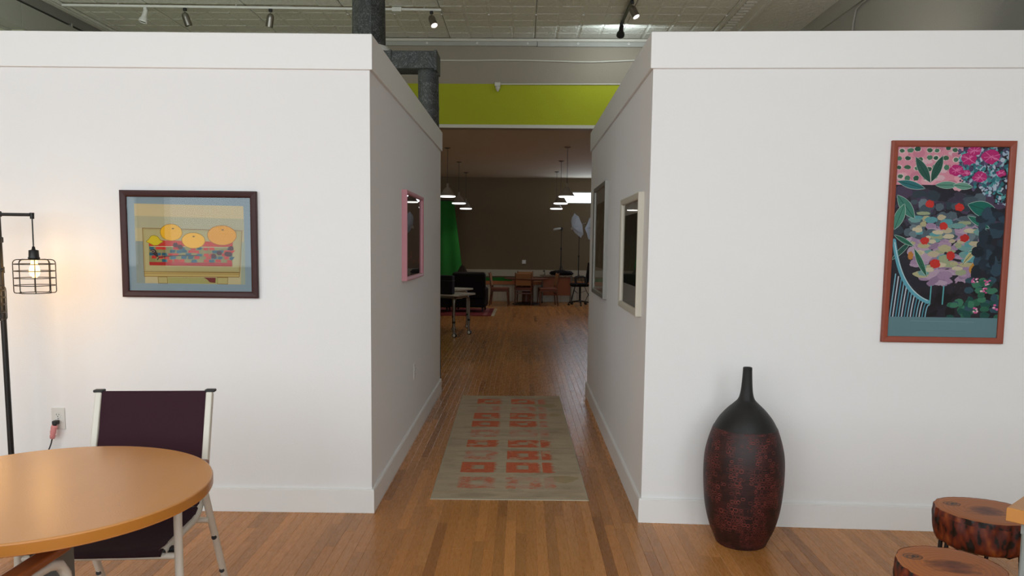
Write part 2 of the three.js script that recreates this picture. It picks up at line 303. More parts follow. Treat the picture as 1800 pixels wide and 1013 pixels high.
// ---------------------------------------------------------------- the two white partition blocks and the passage between them
const PL = [[LEFT_X, 3.923], [-0.797, 4.060], [-0.797, 7.520], [LEFT_X, 7.520]];
const PR = [[RIGHT_X, 7.464], [0.640, 7.464], [0.640, 3.996], [RIGHT_X, 3.890]];
const WT = 0.13, PROUD = 0.0145;
for (const [side, p, k] of [['left', PL, 0], ['right', PR, 1]]) {
  struct('wall_' + side + '_partition', extrudeUp(strip(p, -WT, 0), 0, 2.40, 0.0015), M.wall);
  struct('baseboard_' + side, merged([extrudeUp(strip(p, -0.002, PROUD), 0, 0.122, 0.001), extrudeUp(strip(p, -0.002, PROUD - 0.002), 0.120, 0.1312, 0.003)]), M.trim);
  struct('trim_' + (6 + k), extrudeUp(strip(p, -WT - PROUD, PROUD), 2.333, 2.5105, 0.0025), M.trim);
}

// unseen uplights atop the rear block walls, placed to light the tin ceiling
for (const [side, x0, x1, col, pw] of [['left', -6.6, -1.6, new THREE.Color(0.91, 1.0, 0.82), 23], ['right', 1.3, 3.6, new THREE.Color(1.0, 0.92, 0.80), 24]]) {
  const z = side === 'left' ? 7.455 : 7.40, c = struct('unseen_uplight_' + side, merged([bx(x0, x1, 2.515, 2.53, z - 0.07, z + 0.07), bx(x0, x1, 2.53, 2.57, z - 0.07, z - 0.064), bx(x0, x1, 2.53, 2.545, z + 0.064, z + 0.07)]), M.steel);
  part(c, 'unseen_glowing_tube', rod(V3(x0 + 0.02, 2.545, z), V3(x1 - 0.02, 2.545, z), 0.012, 10), mat({ name: 'unseen_tube_glow', color: lin(0.9, 0.9, 0.9), emissive: col, emissiveIntensity: 3 }));
  const l = new THREE.RectAreaLight(col, pw, x1 - x0, 0.1); l.name = 'unseen_tube_light'; l.position.copy(V3((x0 + x1) / 2, 2.575, z)); l.lookAt(V3((x0 + x1) / 2, 3.9, z + 1.3)); scene.add(l);
}

// ================================================================ THINGS IN THE FRONT ROOM
// ---------------------------------------------------------------- framed pictures
// built in its own axes: width along x, height along y, back against z = 0, picture facing +z
function picture(name, label, pos, turn, w, h, fw, depth, frameMat, print, { lip = 0.006, mount = 0, mountMat = null, matW = 0, roll = 0 } = {}) {
  const t = thing(name, label, 'picture', pos, turn);
  const rail = (len) => {                       // moulding with a rounded face and mitred ends
    const s = new THREE.Shape(); s.moveTo(0, 0); s.lineTo(0, depth * 0.82); s.quadraticCurveTo(0, depth, fw * 0.25, depth); s.lineTo(fw * 0.7, depth * 0.92); s.quadraticCurveTo(fw, depth * 0.85, fw, depth * 0.62); s.lineTo(fw, 0); s.closePath();
    const g = new THREE.ExtrudeGeometry(s, { depth: len, bevelEnabled: false, steps: 1, curveSegments: 5 });
    const p = g.attributes.position;            // extruded along z from the corner; x = inward, y = out of the wall
    for (let i = 0; i < p.count; i++) { const x = p.getX(i), y = p.getY(i), z = p.getZ(i); p.setXYZ(i, z < len / 2 ? x : len - x, x, y); }
    g.index ? 0 : 0; g.computeVertexNormals(); return metres(g);
  };
  const put = (g, len, a) => { g.translate(-len / 2, 0, 0).rotateZ(a); return g; };
  const b = put(rail(w), w, 0).translate(0, 0, 0), u = put(rail(w), w, Math.PI).translate(0, h, 0), l = put(rail(h), h, -Math.PI / 2).translate(-w / 2, h / 2, 0), r = put(rail(h), h, Math.PI / 2).translate(w / 2, h / 2, 0);
  for (const g of [b, u, l, r]) own(t, 'frame_rail', g, frameMat);
  const iw = w - 2 * fw + 0.004, ih = h - 2 * fw + 0.004, z0 = depth * 0.35;
  own(t, 'backing', lb(iw, ih, 0.006, 0, h / 2, z0 - 0.006, 0.001), M.slab);
  const pg = (ww, hh) => new THREE.BoxGeometry(ww, hh, 0.002);
  if (mountMat) { own(t, 'mount', lb(iw, ih, 0.003, 0, h / 2, z0, 0.0008), mountMat); own(t, 'print', pg(iw - 2 * mount, ih - 2 * mount - matW).translate(0, h / 2 + matW / 2, z0 + 0.0018), print); }
  else own(t, 'print', pg(iw, ih).translate(0, h / 2, z0), print);
  own(t, 'glass', new THREE.PlaneGeometry(iw, ih).translate(0, h / 2, z0 + 0.006), M.pictureGlass);
  return t;
}
const printMat = (tex) => phys({ name: 'printed_paper', color: lin(0.88, 0.86, 0.84), specularIntensity: 0.2, map: tex, roughness: 0.8 });
const blot = (c, x, y, rx, ry, rot = 0, wob = 0.12, n = 18) => { c.beginPath(); for (let i = 0; i <= n; i++) { const a = i / n * 2 * Math.PI, k = 1 + wob * (i % n ? rnd() - 0.5 : 0), X = Math.cos(a) * rx * k, Y = Math.sin(a) * ry * k; c.lineTo(x + X * Math.cos(rot) - Y * Math.sin(rot), y + X * Math.sin(rot) + Y * Math.cos(rot)); } c.closePath(); };
const speckle = (c, x, y, w, h, n, cols, s = 2) => { for (let i = 0; i < n; i++) { c.fillStyle = cols[(rnd() * cols.length) | 0]; c.globalAlpha = rr(0.08, 0.4); c.fillRect(x + rnd() * w, y + rnd() * h, rr(1, s * 3), rr(1, s)); } c.globalAlpha = 1; };
// still life: four yellow fruit on a patterned cloth
const fruitTex = canvasTex(1010, 795, (c) => {
  const X = (x, y) => x - 133 - 0.036 * (y - 100), Y = (y) => y - 106;
  const poly = (pts, f, s, lw = 3) => { c.beginPath(); pts.forEach(([x, y], i) => (i ? c.lineTo(X(x, y), Y(y)) : c.moveTo(X(x, y), Y(y)))); c.closePath(); if (f) { c.fillStyle = f; c.fill(); } if (s) { c.strokeStyle = s; c.lineWidth = lw; c.stroke(); } };
  const line = (pts, s, lw) => { c.beginPath(); pts.forEach(([x, y], i) => (i ? c.lineTo(X(x, y), Y(y)) : c.moveTo(X(x, y), Y(y)))); c.strokeStyle = s; c.lineWidth = lw; c.stroke(); };
  c.fillStyle = '#8296a0'; c.fillRect(0, 0, 1010, 795);
  poly([[196, 165], [1085, 178], [1112, 838], [220, 834]], '#b4ab84');
  poly([[196, 165], [1085, 178], [1090, 285], [200, 266]], '#c0b28a');
  poly([[200, 268], [1090, 287], [1095, 380], [205, 370]], '#a7a588');
  poly([[208, 480], [280, 480], [290, 834], [220, 834]], '#85908a'); poly([[1075, 480], [1103, 480], [1112, 838], [1075, 838]], '#96a08e');
  speckle(c, 65, 60, 900, 670, 1500, ['#8f8a60', '#d0c498', '#7f8a78', '#b9a77a'], 3);
  poly([[266, 370], [1078, 383], [1064, 735], [282, 738]], '#a8a275', '#7a5a2e', 5);
  poly([[276, 380], [1068, 393], [1052, 726], [292, 728]], null, '#8d7442', 2);
  poly([[282, 738], [1064, 738], [1060, 775], [284, 778]], '#b09c62', '#7a5a2e', 4);
  line([[284, 752], [1062, 750]], '#7a5a2e', 3);
  poly([[395, 780], [470, 780], [474, 834], [400, 834]], '#a9a06c', '#7d6434', 4); poly([[880, 780], [968, 780], [966, 836], [884, 834]], '#a9a06c', '#7d6434', 4);
  poly([[474, 782], [880, 782], [884, 834], [476, 834]], '#9c9a62'); poly([[770, 782], [868, 782], [866, 826], [820, 822], [800, 800]], '#6d2f30');
  speckle(c, 330, 675, 420, 50, 260, ['#6f7440', '#c3b67c', '#5f6238'], 3);
  // cloth
  poly([[318, 470], [1004, 480], [1004, 655], [322, 655]], '#7f7f56');
  poly([[318, 470], [1004, 480], [1002, 520], [318, 520]], '#b83a30'); poly([[322, 655], [1004, 655], [1002, 685], [326, 683]], '#a32a2a');
  const cols = ['#b9362e', '#2f5f74', '#7f7d4e', '#c03d33', '#2c5668', '#8a8556', '#b23028'];
  for (let r = 0; r < 5; r++) for (let k = 0; k < 14; k++) { const x = 325 + k * 49 + (r % 2) * 20 + rr(-5, 5), y = 526 + r * 26 + rr(-3, 3); poly([[x, y], [x + rr(36, 48), y + rr(-3, 3)], [Math.min(1002, x + rr(36, 48)), y + rr(21, 27)], [x + rr(-4, 4), y + 24]], cols[(k * 3 + r * 2 + ((rnd() * 2) | 0)) % 7]); }
  line([[330, 524], [640, 522], [1000, 528]], '#d8cfa8', 3);
  // fruit
  const fruit = (x, y, rx, ry, f, o) => { blot(c, X(x, y), Y(y), rx, ry, 0, 0.03, 40); c.fillStyle = f; c.fill(); c.strokeStyle = o; c.lineWidth = 4; c.stroke(); c.save(); c.clip(); speckle(c, X(x, y) - rx, Y(y) - ry, 2 * rx, 2 * ry, 500, ['#f0c040', '#c98a1c', '#eab62c'], 2); c.restore(); };
  fruit(500, 404, 90, 70, '#e0ac24', '#8c6a1c'); fruit(914, 424, 118, 82, '#d99a28', '#8c601c'); fruit(682, 470, 95, 66, '#e6b028', '#8c6a1c');
  c.fillStyle = '#6b5520'; for (const [x, y] of [[514, 372], [920, 378], [684, 436]]) { blot(c, X(x, y), Y(y), 11, 5); c.fill(); }
  poly([[296, 484], [318, 462], [335, 436], [362, 430], [390, 440], [412, 468], [436, 482], [416, 494], [392, 512], [360, 516], [330, 500]], '#c8b42c', '#8a7420', 4);
  for (const [x, y] of [[536, 510], [575, 526], [990, 534], [895, 574], [850, 600], [958, 580], [978, 582]]) { blot(c, X(x, y), Y(y), 22, 20, 0, 0.05); c.fillStyle = '#4a262c'; c.fill(); }
  poly([[330, 552], [370, 548], [388, 580], [398, 612], [380, 610], [345, 580]], '#3a2c30'); blot(c, X(352, 565), Y(565), 12, 8); c.strokeStyle = '#a79a8c'; c.lineWidth = 3; c.stroke();
  line([[388, 638], [402, 616], [470, 604], [600, 596], [716, 598]], '#2c2a2e', 7);
});
picture('framed_picture', 'dark wood framed still life of yellow fruit on a red patterned cloth', [-1.7415, 1.1555, 4.0425], 0.018, 0.712, 0.556, 0.034, 0.024, frameWood(0.05, 0.016, 0.014), printMat(fruitTex));
// tall poster: loose abstract of colour patches over a blue-grey caption band
const posterTex = canvasTex(560, 960, (c) => {
  const AH = 858;
  c.fillStyle = '#2b2a33'; c.fillRect(0, 0, 560, 960);
  const patch = (x, y, rx, ry, f, rot = 0, w = 0.25) => { blot(c, x, y, rx, ry, rot, w); c.fillStyle = f; c.fill(); };
  const leafy = (x, y, l, w, rot, f) => { c.save(); c.translate(x, y); c.rotate(rot); c.beginPath(); c.moveTo(-l, 0); c.quadraticCurveTo(0, -w, l, 0); c.quadraticCurveTo(0, w, -l, 0); c.fillStyle = f; c.fill(); c.strokeStyle = '#bfd0c6'; c.lineWidth = 2; c.stroke(); c.beginPath(); c.moveTo(-l, 0); c.lineTo(l, 0); c.strokeStyle = '#16403a'; c.stroke(); c.restore(); };
  // pink field with green dots, upper left
  c.fillStyle = '#d690a2'; c.fillRect(0, 0, 330, 190); for (let i = 0; i < 26; i++) patch(rr(0, 330), rr(0, 200), rr(14, 40), rr(10, 26), ['#dfa5b2', '#c97f95', '#d9b3be'][i % 3]);
  for (let i = 0; i < 26; i++) { const x = 16 + (i % 7) * 47 + rr(-9, 9), y = 14 + ((i / 7) | 0) * 46 + rr(-8, 8); patch(x, y, rr(14, 20), rr(11, 16), '#d9c8c6'); patch(x, y, rr(12, 17), rr(9, 13), ['#3f6850', '#4b7a62', '#2f5a48'][i % 3]); }
  // flower bank, upper right
  for (let i = 0; i < 420; i++) { const x = rr(310, 560), y = rr(0, 300) * (0.55 + 0.45 * (x - 310) / 250); patch(x, y, rr(5, 15), rr(4, 12), ['#3f8a90', '#9fb8cc', '#5d5678', '#2f6c78', '#b7c3d4', '#4a4462', '#57a3a6'][i % 7], rr(0, 3)); }
  for (const [x, y, r] of [[360, 60, 40], [300, 118, 36], [470, 50, 46], [420, 150, 36], [525, 130, 24], [385, 20, 34], [350, 130, 22]]) { patch(x, y, r, r * 0.75, '#b82c74'); for (let i = 0; i < 12; i++) { c.strokeStyle = '#d978a8'; c.lineWidth = 3; c.beginPath(); c.moveTo(x + rr(-4, 4), y); c.lineTo(x + rr(-r, r), y + rr(-r * 0.6, r * 0.6)); c.stroke(); } }
  // middle: muted mauve, teal and slate masses
  for (let i = 0; i < 60; i++) patch(rr(0, 560), rr(220, 420), rr(20, 60), rr(14, 40), ['#4d4058', '#2c2b36', '#3f3a4c', '#33414c'][i % 4]);
  for (let i = 0; i < 90; i++) { const a = rr(0, 6.28), q = Math.sqrt(rnd()); patch(270 + Math.cos(a) * 175 * q, 520 + Math.sin(a) * 175 * q, rr(20, 50), rr(12, 26), ['#9d84a2', '#a991aa', '#8e7794', '#b39db2'][i % 4], rr(-0.5, 0.5)); }
  for (let i = 0; i < 46; i++) patch(rr(60, 470), rr(250, 470), rr(16, 40), rr(12, 30), ['#54646f', '#46555f', '#6b7d86'][i % 3]);
  for (let i = 0; i < 40; i++) patch(rr(90, 460), rr(330, 640), rr(16, 44), rr(8, 18), ['#6f9c9a', '#9aa583', '#5b9aa2', '#b0ac86'][i % 4]);
  for (let i = 0; i < 22; i++) patch(rr(120, 440), rr(270, 620), rr(14, 30), rr(8, 16), ['#b9ae93', '#c6bda2'][i % 2]);
  for (const [x, y] of [[180, 285], [330, 300], [255, 395], [365, 455], [165, 470], [300, 545], [225, 585]]) patch(x, y, rr(20, 27), rr(17, 23), ['#c4352f', '#cf4a3a', '#b62f2c'][x % 3], 0, 0.3);   // round red dabs
  for (const a of [[60, 300, 76, 56, 0.9, '#3f7c6e'], [30, 350, 70, 50, 1.9, '#4b8a78'], [450, 310, 84, 76, 0.3, '#1f6a60'], [430, 375, 66, 34, 0.5, '#2b7666'], [135, 115, 76, 46, 1.0, '#2d5a50'], [205, 110, 70, 44, -1.2, '#2b5549'], [80, 190, 74, 38, 0.25, '#2f6f76'], [260, 190, 60, 36, 0, '#5f9482'], [340, 195, 50, 34, 0.1, '#6a9c8a'], [50, 520, 70, 26, -0.8, '#24564a'], [150, 580, 80, 30, 1.1, '#2f6650'], [60, 470, 60, 24, 0.5, '#2f6f5c'], [400, 540, 58, 26, -0.9, '#b9b07a'], [430, 520, 46, 20, -0.1, '#6d9a80']]) leafy(...a);
  patch(420, 610, 22, 30, '#c08a3c', 0.2); patch(98, 545, 14, 22, '#b87c3c');
  // dark lower part with lily-pad greens and pink dabs
  for (let i = 0; i < 60; i++) patch(rr(150, 560), rr(690, AH), rr(20, 50), rr(14, 34), ['#26232a', '#201d22', '#2d2930'][i % 3]);
  for (let i = 0; i < 50; i++) patch(rr(430, 560), rr(330, 640), rr(12, 34), rr(14, 40), ['#2a3642', '#222a33', '#33495a'][i % 3]);
  for (let i = 0; i < 46; i++) { const x = i < 10 ? rr(300, 390) : rr(400, 560), y = i < 10 ? rr(780, AH) : rr(660, AH); patch(x, y, rr(14, 26), rr(12, 20), ['#2f6650', '#3f7a60', '#24504a', '#33505e'][i % 4]); }
  for (const [x, y] of [[430, 670], [478, 720], [440, 820], [548, 800], [492, 676]]) for (let i = 0; i < 9; i++) patch(x + rr(-16, 16), y + rr(-14, 14), rr(4, 8), rr(3, 6), i % 3 ? '#d4609a' : '#e6c0cf');
  c.lineCap = 'round';
  for (let i = 0; i < 13; i++) { const x = 10 + i * 15; c.strokeStyle = ['#7fb6c8', '#c3cfdc', '#4f93a8'][i % 3]; c.lineWidth = 6; c.beginPath(); c.moveTo(x, AH); c.quadraticCurveTo(x + 6, 790, x + 18, 640 + i * 13); c.stroke(); }
  c.strokeStyle = '#5fa6ba'; c.lineWidth = 20; c.beginPath(); c.moveTo(10, 470); c.bezierCurveTo(40, 640, 90, 740, 200, 780); c.stroke(); c.strokeStyle = '#b9d4dc'; c.lineWidth = 5; c.beginPath(); c.moveTo(14, 480); c.bezierCurveTo(50, 640, 100, 730, 196, 772); c.stroke();
  c.strokeStyle = '#5aa9ae'; c.lineWidth = 7; for (const x of [212, 276]) { c.beginPath(); c.moveTo(x, 700); c.lineTo(x - 2, 790); c.stroke(); }
  c.fillStyle = '#64868e'; c.fillRect(0, AH, 560, 960 - AH);
  speckle(c, 0, 0, 560, AH, 2600, ['#d8d0d8', '#1c1c22', '#8aa8b0', '#5a4a60'], 2);
  c.globalAlpha = 0.35; c.strokeStyle = '#86a2a8'; c.lineWidth = 5; c.setLineDash([9, 5, 14, 4]); c.beginPath(); c.moveTo(120, AH + 20); c.lineTo(440, AH + 22); c.stroke(); c.strokeStyle = '#3e5a62'; c.lineWidth = 2; c.setLineDash([5, 3]); c.beginPath(); c.moveTo(150, AH + 68); c.lineTo(400, AH + 70); c.stroke(); c.setLineDash([]); c.globalAlpha = 1;
});
picture('framed_poster', 'tall red-brown framed poster of pink, teal and red patches over a blue-grey band', [2.115, 0.981, 3.948], -0.032, 0.594, 1.002, 0.03, 0.022, frameWood(0.30, 0.075, 0.045), printMat(posterTex));
// passage pictures
const duskTex = canvasTex(400, 300, (c) => {
  const g = ['#2a1512', '#3a1c17', '#24110f', '#4a2018']; c.fillStyle = g[0]; c.fillRect(0, 0, 400, 300);
  for (let i = 0; i < 220; i++) { c.globalAlpha = 0.35; blot(c, rr(0, 400), rr(0, 300), rr(10, 40), rr(20, 70), 0, 0.3); c.fillStyle = g[i % 4]; c.fill(); }
  c.globalAlpha = 0.6; for (let i = 0; i < 30; i++) { blot(c, rr(40, 360), rr(215, 255), rr(8, 26), rr(6, 16)); c.fillStyle = ['#6e2a1e', '#3a2c34', '#853222'][i % 3]; c.fill(); } c.globalAlpha = 1;
  blot(c, 205, 116, 16, 7); c.fillStyle = '#7c7468'; c.fill(); c.fillStyle = '#141a10'; c.fillRect(186, 122, 22, 60); c.fillStyle = '#1c1210'; c.fillRect(0, 262, 400, 38);
});
picture('framed_picture', 'pink framed dark picture on the left wall of the passage', [-0.797, 1.203, 5.545], Math.PI / 2, 0.86, 0.6, 0.026, 0.036, mat({ name: 'pink_lacquer', color: lin(0.62, 0.26, 0.30), roughness: 0.4 }), printMat(duskTex));
const woodTex = canvasTex(300, 300, (c) => {
  c.fillStyle = '#141a14'; c.fillRect(0, 0, 300, 300);
  for (let i = 0; i < 160; i++) { c.globalAlpha = 0.4; blot(c, rr(0, 300), rr(120, 260), rr(5, 22), rr(10, 44), 0, 0.3); c.fillStyle = ['#2c4030', '#1c2a20', '#3c5038', '#0e120e'][i % 4]; c.fill(); }
  c.globalAlpha = 0.6; for (let i = 0; i < 26; i++) { c.strokeStyle = ['#33402f', '#0c100c', '#4a4c3a'][i % 3]; c.lineWidth = rr(2, 8); const x = rr(0, 300); c.beginPath(); c.moveTo(x, 0); c.lineTo(x + rr(-14, 14), 210); c.stroke(); } c.globalAlpha = 1;
});
const mountGrey = mat({ name: 'grey_mount_board', color: lin(0.30, 0.28, 0.24), roughness: 0.85 });
picture('framed_picture', 'cream framed dark green woodland picture nearer in the passage', [0.640, 1.072, 4.555], -Math.PI / 2, 0.76, 0.665, 0.036, 0.032, mat({ name: 'cream_lacquer', color: lin(0.62, 0.58, 0.48), roughness: 0.4 }), printMat(woodTex), { mount: 0.07, mountMat: mountGrey, matW: 0.05 });
const hazeTex = canvasTex(300, 300, (c) => {
  c.fillStyle = '#5a5340'; c.fillRect(0, 0, 300, 300); for (let i = 0; i < 140; i++) { c.globalAlpha = 0.3; blot(c, rr(0, 300), rr(0, 300), rr(20, 60), rr(8, 30)); c.fillStyle = ['#6a6450', '#474232', '#7a7360', '#3c382c'][i % 4]; c.fill(); } c.globalAlpha = 1;
});
picture('framed_picture', 'silver framed olive picture at the far end of the passage', [0.640, 1.045, 6.37], -Math.PI / 2, 0.94, 0.895, 0.036, 0.032, mat({ name: 'dull_silver', color: lin(0.30, 0.29, 0.26), roughness: 0.45, metalness: 0.5 }), printMat(hazeTex), { mount: 0.11, mountMat: mountGrey, matW: 0.08 });

// ---------------------------------------------------------------- wall outlets
function outlet(label, pos, turn, plugged) {
  const t = thing('wall_outlet', label, 'outlet', pos, turn);
  own(t, 'cover_plate', lb(0.071, 0.117, 0.006, 0, 0, 0.003, 0.002), M.whiteEnamel);
  for (const y of [0.02, -0.02]) {
    const s = own(t, 'socket', new THREE.CylinderGeometry(0.0165, 0.0165, 0.003, 24).rotateX(Math.PI / 2).translate(0, y, 0.007), M.whiteEnamel);
    own(s, 'slot', merged([lb(0.0022, 0.009, 0.002, -0.0065, y + 0.003, 0.0085, 0.0003), lb(0.0022, 0.007, 0.002, 0.0065, y + 0.003, 0.0085, 0.0003), new THREE.CylinderGeometry(0.0025, 0.0025, 0.002, 10).rotateX(Math.PI / 2).translate(0, y - 0.008, 0.0085)]), M.blackPlastic);
  }
  own(t, 'screw', new THREE.CylinderGeometry(0.003, 0.003, 0.0015, 10).rotateX(Math.PI / 2).translate(0, 0, 0.0066), M.nickel);
  return t;
}
outlet('white wall outlet left of the purple chair with a pink plug in it', [-2.475, 0.497, 4.0297], 0.018);
outlet('white wall outlet low on the left wall of the passage', [-0.797, 0.503, 5.695], Math.PI / 2);
{
  const t = thing('power_plug', 'black plug wrapped in a pink tag in the wall outlet', 'plug', [-2.475, 0.477, 4.021]);
  own(t, 'plug_body', merged([lb(0.026, 0.022, 0.034, -0.001, 0.004, 0.018, 0.005), rod(new THREE.Vector3(0, 0, 0.025), new THREE.Vector3(-0.006, -0.02, 0.03), 0.011, 12, 0.008)]), M.blackPlastic);
  const pink = mat({ name: 'pink_tag', color: lin(0.70, 0.27, 0.27), roughness: 0.55 });
  own(t, 'pink_wrap', lathe([[0.0, -0.045], [0.011, -0.045], [0.0145, -0.03], [0.0125, -0.0285], [0.0165, -0.005], [0.0145, -0.003], [0.0165, 0.018], [0.014, 0.028], [0.0, 0.028]], 14).rotateZ(-0.22).translate(-0.008, -0.037, 0.028), pink);
  own(t, 'tag_flap', lb(0.012, 0.034, 0.003, 0.008, -0.045, 0.028, 0.001).rotateZ(-0.1), mat({ name: 'pale_tag', color: lin(0.72, 0.52, 0.48), roughness: 0.5 }));
  own(t, 'cord', tube([new THREE.Vector3(-0.017, -0.078, 0.028), new THREE.Vector3(-0.028, -0.12, 0.03), new THREE.Vector3(-0.055, -0.2, 0.05), new THREE.Vector3(-0.085, -0.34, 0.10), new THREE.Vector3(-0.09, -0.465, 0.19), new THREE.Vector3(-0.08, -0.4735, 0.235)], 0.0035, 40, 8), M.blackPlastic);
}
// ---------------------------------------------------------------- floor lamp with wire cages
{
  const LX = -2.547, LZ = 3.745, t = thing('floor_lamp', 'black metal floor lamp with wire cage shades behind the round table', 'lamp', [LX, 0, LZ]);
  const v = (x, y, z) => new THREE.Vector3(x, y, z);
  own(t, 'base', lathe([[0, 0], [0.125, 0], [0.13, 0.006], [0.128, 0.016], [0.03, 0.024], [0.018, 0.04], [0, 0.04]], 40), M.black);
  own(t, 'pole', merged([rod(v(0, 0.03, 0), v(-0.012, 1.568, 0), 0.0135, 16), new THREE.CylinderGeometry(0.017, 0.017, 0.03, 16).translate(-0.009, 1.30, 0), new THREE.SphereGeometry(0.009, 10, 8).translate(0.008, 1.30, 0.012)]), M.black);
  const wire = M.black;
  const cage = (arm, x, y, z) => {              // bulb and cage hang below (x, y, z), the end of an arm
    own(arm, 'cord', rod(v(x, y - 0.012, z), v(x, y - 0.158, z), 0.0032, 8), M.blackPlastic);
    own(arm, 'socket', lathe([[0, -0.148], [0.006, -0.15], [0.009, -0.165], [0.022, -0.168], [0.023, -0.2], [0.026, -0.203], [0.026, -0.215], [0, -0.215]].map(([r, h]) => [r, h]).reverse(), 24).translate(x, y, z), M.black);
    const R = 0.09, H0 = y - 0.213, H1 = H0 - 0.163, list = [];
    for (const h of [H0 - 0.022, H0 - 0.056, H0 - 0.09, H0 - 0.126]) list.push(new THREE.TorusGeometry(R, 0.0023, 6, 40).rotateX(Math.PI / 2).translate(x, h, z));
    list.push(new THREE.TorusGeometry(0.026, 0.003, 6, 24).rotateX(Math.PI / 2).translate(x, H0, z), new THREE.TorusGeometry(R * 0.8, 0.0023, 6, 40).rotateX(Math.PI / 2).translate(x, H1, z));
    for (let k = 0; k < 8; k++) { const a = k * Math.PI / 4 + 0.2, c = Math.cos(a), s = Math.sin(a); list.push(bent([v(x + 0.024 * c, H0, z + 0.024 * s), v(x + R * c, H0, z + R * s), v(x + R * c, H1, z + R * s), v(x + R * 0.75 * c, H1, z + R * 0.75 * s)], 0.0023, 0.022, 6)); }
    own(arm, 'cage', merged(list), wire);
    own(arm, 'bulb', lathe([[0, -0.302], [0.010, -0.300], [0.020, -0.290], [0.0245, -0.272], [0.0215, -0.252], [0.0145, -0.23], [0.0135, -0.214], [0, -0.214]], 24).translate(x, y, z), phys({ name: 'warm_bulb_glow', color: lin(1, 0.85, 0.6), emissive: lin(1.0, 0.58, 0.17), emissiveIntensity: 4.2, roughness: 0.2 }));
    const l = new THREE.PointLight(new THREE.Color().setRGB(1, 0.56, 0.2), 0.15, 0, 2); l.name = 'bulb_light'; l.position.set(LX + x, y - 0.27, -LZ + z); l.shadow.radius = 2; l.castShadow = true; scene.add(l);
  };
  const a1 = own(t, 'arm', merged([rod(v(-0.21, 1.572, 0), v(0.159, 1.570, 0), 0.008, 12), new THREE.CylinderGeometry(0.0105, 0.009, 0.03, 14).translate(0.159, 1.565, 0), lb(0.03, 0.03, 0.03, -0.012, 1.572, 0, 0.006)]), M.black);
  cage(a1, 0.159, 1.566, 0);
  const a2 = own(t, 'arm', merged([rod(v(-0.008, 1.447, 0.0), v(0.004, 1.447, 0.15), 0.008, 12), new THREE.CylinderGeometry(0.0105, 0.009, 0.03, 14).translate(0.004, 1.443, 0.15), lb(0.03, 0.03, 0.03, -0.01, 1.447, 0, 0.006)]), M.black);
  cage(a2, 0.004, 1.443, 0.15);
}
// ---------------------------------------------------------------- round table
{
  const t = thing('round_table', 'round orange wood table on a grey post at left', 'table', [-1.392, 0, 2.180]);
  const top = phys({ name: 'orange_beech_veneer', color: lin(0.72, 0.31, 0.09), roughness: 0.26, map: off(rep(T.grain, 0.5, 0.22), 0.35, 0.4), bumpMap: rep(T.roller, 4, 4), bumpScale: 0.0003 });
  own(t, 'tabletop', metres(lathe([[0, 0.695], [0.458, 0.695], [0.4615, 0.697], [0.4635, 0.701], [0.4635, 0.726], [0.462, 0.7295], [0.459, 0.7305], [0, 0.7305]], 96)), top);
  own(t, 'edge_band', lathe([[0.4632, 0.7005], [0.4641, 0.7015], [0.4641, 0.7255], [0.4632, 0.7265]], 96), mat({ name: 'amber_edge_lacquer', color: lin(0.50, 0.19, 0.03), roughness: 0.3 }));
  own(t, 'post', lb(0.082, 0.64, 0.082, 0.02, 0.36, 0, 0.01), M.steel);
  own(t, 'mounting_plate', lb(0.3, 0.012, 0.3, 0, 0.689, 0, 0.004), M.steel);
  own(t, 'base', lathe([[0, 0], [0.205, 0], [0.21, 0.01], [0.195, 0.022], [0.06, 0.045], [0, 0.045]], 48), M.steel);
}
